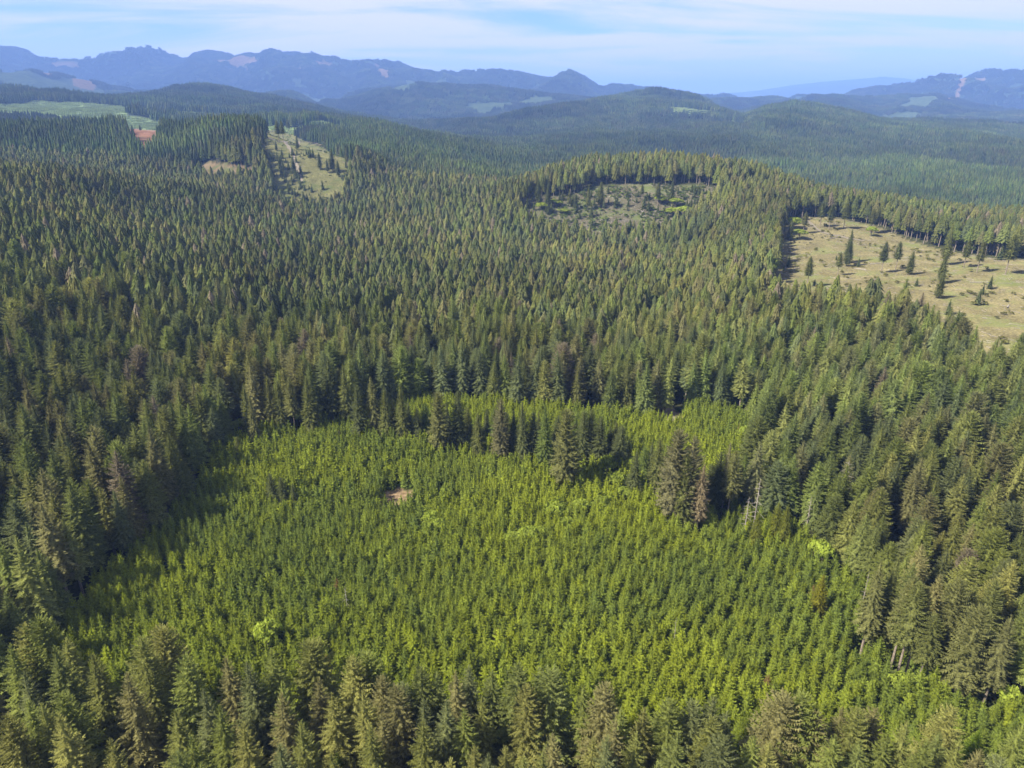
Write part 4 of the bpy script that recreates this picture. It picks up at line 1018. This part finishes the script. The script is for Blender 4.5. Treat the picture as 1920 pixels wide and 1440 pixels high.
def shrubs():
    b = [broadleaf(600 + i, 1.6, 1.2, 70, .32, 4) for i in range(3)]
    P_, T_ = [], []
    for pg, n, base in ((CLEAR_R, 500, (0.15, 0.15, 0.05)), (CLEAR_C, 1500, (0.11, 0.15, 0.04)), (CLEAR_H, 1400, (0.11, 0.14, 0.05))):
        a, q = pg.min(0), pg.max(0)
        x, y = rng.uniform(a[0], q[0], n * 3), rng.uniform(a[1], q[1], n * 3)
        w = fbm(x / 25, y / 25, 63, 3)
        m_ = inside(pg, x, y) & (w > rng.uniform(.3, .75, len(x))); x, y = x[m_][:n], y[m_][:n]
        P_.append(np.stack([x, y, height(x, y) - .2], -1)); T_.append(np.array(base) * rng.uniform(.6, 1.4, len(x))[:, None])
    # undergrowth between the saplings
    x, y = jgrid(-150, 180, 80, 330, 3.4); m_ = inside(PLANT, x, y) & ((x - PATCH_1[0]) ** 2 + (y - PATCH_1[1]) ** 2 > 42) & ((x - PATCH_2[0]) ** 2 + (y - PATCH_2[1]) ** 2 > 50)
    x, y = x[m_], y[m_]
    P_.append(np.stack([x, y, height(x, y) - .2], -1)); T_.append(np.array((0.07, 0.10, 0.022)) * rng.uniform(.5, 1.5, len(x))[:, None])
    pts, tn = np.concatenate(P_), np.concatenate(T_); n = len(pts); s = rng.uniform(.5, 1.6, n)
    scatter('undergrowth', [joined(*z) for z in b], pts, rng.integers(0, 3, n), np.stack([s * 1.2, s * 1.2, s], -1), rng.uniform(0, 6.28, n), tn, [M_LEAF, M_BARK], 'low green shrubs and ferns on the clearings and under the saplings')
# a few whole logs left lying, and the tracks that serve the clearings
LOGS = [(1566, 446, 14, .5, 'long pale log lying across the upper right-hand clearing'), (1612, 505, 10, 2.2, 'short log below the tall lone fir in the right clearing'), (1640, 495, 9, .2, 'log lying right of the tall lone fir'),
        (1835, 530, 11, 2.9, 'log on the bare ground of the right clearing beyond the divide'), (1890, 575, 9, .9, 'log near the lower right end of the clearing'), (1205, 398, 15, 1.1, 'pale log in the middle clearing above the bright bushes'),
        (1150, 372, 12, 2.4, 'log on the upper slope of the middle clearing')]
for x, y, l, an, lab in LOGS:
    p = ground_at(x, y); z = float(height(*p)); d = np.array((math.cos(an), math.sin(an))) * l / 2
    mb = MB(); stick(mb, (-d[0], -d[1], float(height(*(p - d))) - z + .3), (d[0], d[1], float(height(*(p + d))) - z + .25), .42, .26, 0, 8)
    put('fallen_log', mb.mesh('fallen_log', [M_DEAD]), None, (p[0], p[1], z), label=lab, category='log', group='fallen logs')
M_TRACK = noisy_mat('track_gravel', (0.10, 0.088, 0.064), (0.16, 0.14, 0.105), .5)
def track(pts, half, label):
    w = np.array([ground_at(*p) for p in pts]); q = []
    for a, b in zip(w[:-1], w[1:]):
        k_ = max(2, int(np.hypot(*(b - a)) / 3)); q += [a + (b - a) * i / k_ for i in range(k_)]
    q = np.array(q + [w[-1]])
    for _ in range(6): q[1:-1] = (q[:-2] + 2 * q[1:-1] + q[2:]) / 4
    t = np.gradient(q, axis=0); t /= np.linalg.norm(t, axis=1)[:, None] + 1e-9
    nrm = np.stack([-t[:, 1], t[:, 0]], -1); V, F = [], []
    for i, (p, n_) in enumerate(zip(q, nrm)):
        for u in (-1, 0, 1):
            e = p + n_ * half * u * (1 + .25 * math.sin(i * .9 + u)); V.append((e[0], e[1], float(height(*e)) + .30))
    for i in range(len(q) - 1):
        for j in range(2): F.append((i * 3 + j, i * 3 + j + 1, i * 3 + j + 4, i * 3 + j + 3))
    mb = MB(); mb.add(V, F); o = put('forest_track', mb.mesh('forest_track', [M_TRACK])); o['kind'] = 'structure'; o['label'] = label
track([(500, 258), (518, 264), (535, 268), (560, 266), (585, 267), (602, 272)], 3.0, 'pale gravel track crossing the grassy hill')
track([(535, 268), (544, 280), (552, 296), (558, 318), (566, 340)], 2.2, 'narrow pale track running down the grassy hill')
track([(1508, 408), (1520, 420), (1534, 432), (1552, 440), (1580, 444), (1620, 452)], 2.0, 'dirt track entering the right-hand clearing')
track([(1262, 792), (1256, 778), (1246, 762), (1240, 748), (1236, 735)], 2.6, 'short dirt track leaving the far end of the plantation')
shrubs()
def regrowth():
    P_ = []
    for pg, n, y_lo, y_hi in ((CLEAR_H, 230, 840, 985), (CLEAR_C, 110, 690, 800), (CLEAR_R, 18, 380, 560), (SOIL_1, 25, 1000, 1500), (SOIL_2, 25, 800, 1300)):
        a, q = pg.min(0), pg.max(0)
        x, y = rng.uniform(a[0], q[0], n * 8), rng.uniform(max(a[1], y_lo), min(q[1], y_hi), n * 8)
        m_ = inside(pg, x, y) & (fbm(x / 30, y / 30, 23, 3) > rng.uniform(.35, .7, len(x))) & free_of(x, y)
        P_.append(np.stack([x[m_], y[m_]], -1)[:n])
    p_ = np.concatenate(P_); n = len(p_); s_ = rng.uniform(.45, 1.5, n) ** 1.2
    scatter('regrowth_saplings', [joined(a, b) for a, b in YM_B], np.stack([p_[:, 0], p_[:, 1], height(p_[:, 0], p_[:, 1]) - .1], -1), rng.integers(0, 4, n),
            np.stack([s_ * 1.2, s_ * 1.2, s_], -1), rng.uniform(0, 6.28, n), np.array((0.09, 0.11, 0.045)) * rng.uniform(.7, 1.2, n)[:, None], [M_NEEDLE, M_BARK], 'small dark saplings scattered over the logged clearings')
regrowth()

# ------------------------------------------------------------------ haze: one even body of air round everything but the sky
def haze():
    x, y0, y1, z0, z1 = 75000.0, -3000.0, 31000.0, -160.0, 760.0
    V = [(a, b, c_) for a in (-x, x) for b in (y0, y1) for c_ in (z0, z1)]
    F = [(0, 1, 3, 2), (4, 6, 7, 5), (0, 4, 5, 1), (2, 3, 7, 6), (0, 2, 6, 4), (1, 5, 7, 3)]
    mb = MB(); mb.add(V, F)
    m_, nt = new_mat('air')
    out = nt.nodes.new('ShaderNodeOutputMaterial'); v = nt.nodes.new('ShaderNodeVolumePrincipled')
    v.inputs['Color'].default_value = (0.24, 0.43, 1.0, 1); v.inputs['Density'].default_value = 0.95e-4
    v.inputs['Anisotropy'].default_value = 0.0
    nt.links.new(v.outputs[0], out.inputs['Volume'])
    o = put('haze', mb.mesh('haze', [m_])); o['kind'] = 'stuff'; o['label'] = 'thin blue haze filling the air over the valley'
haze()
print('objects', len(bpy.data.objects))
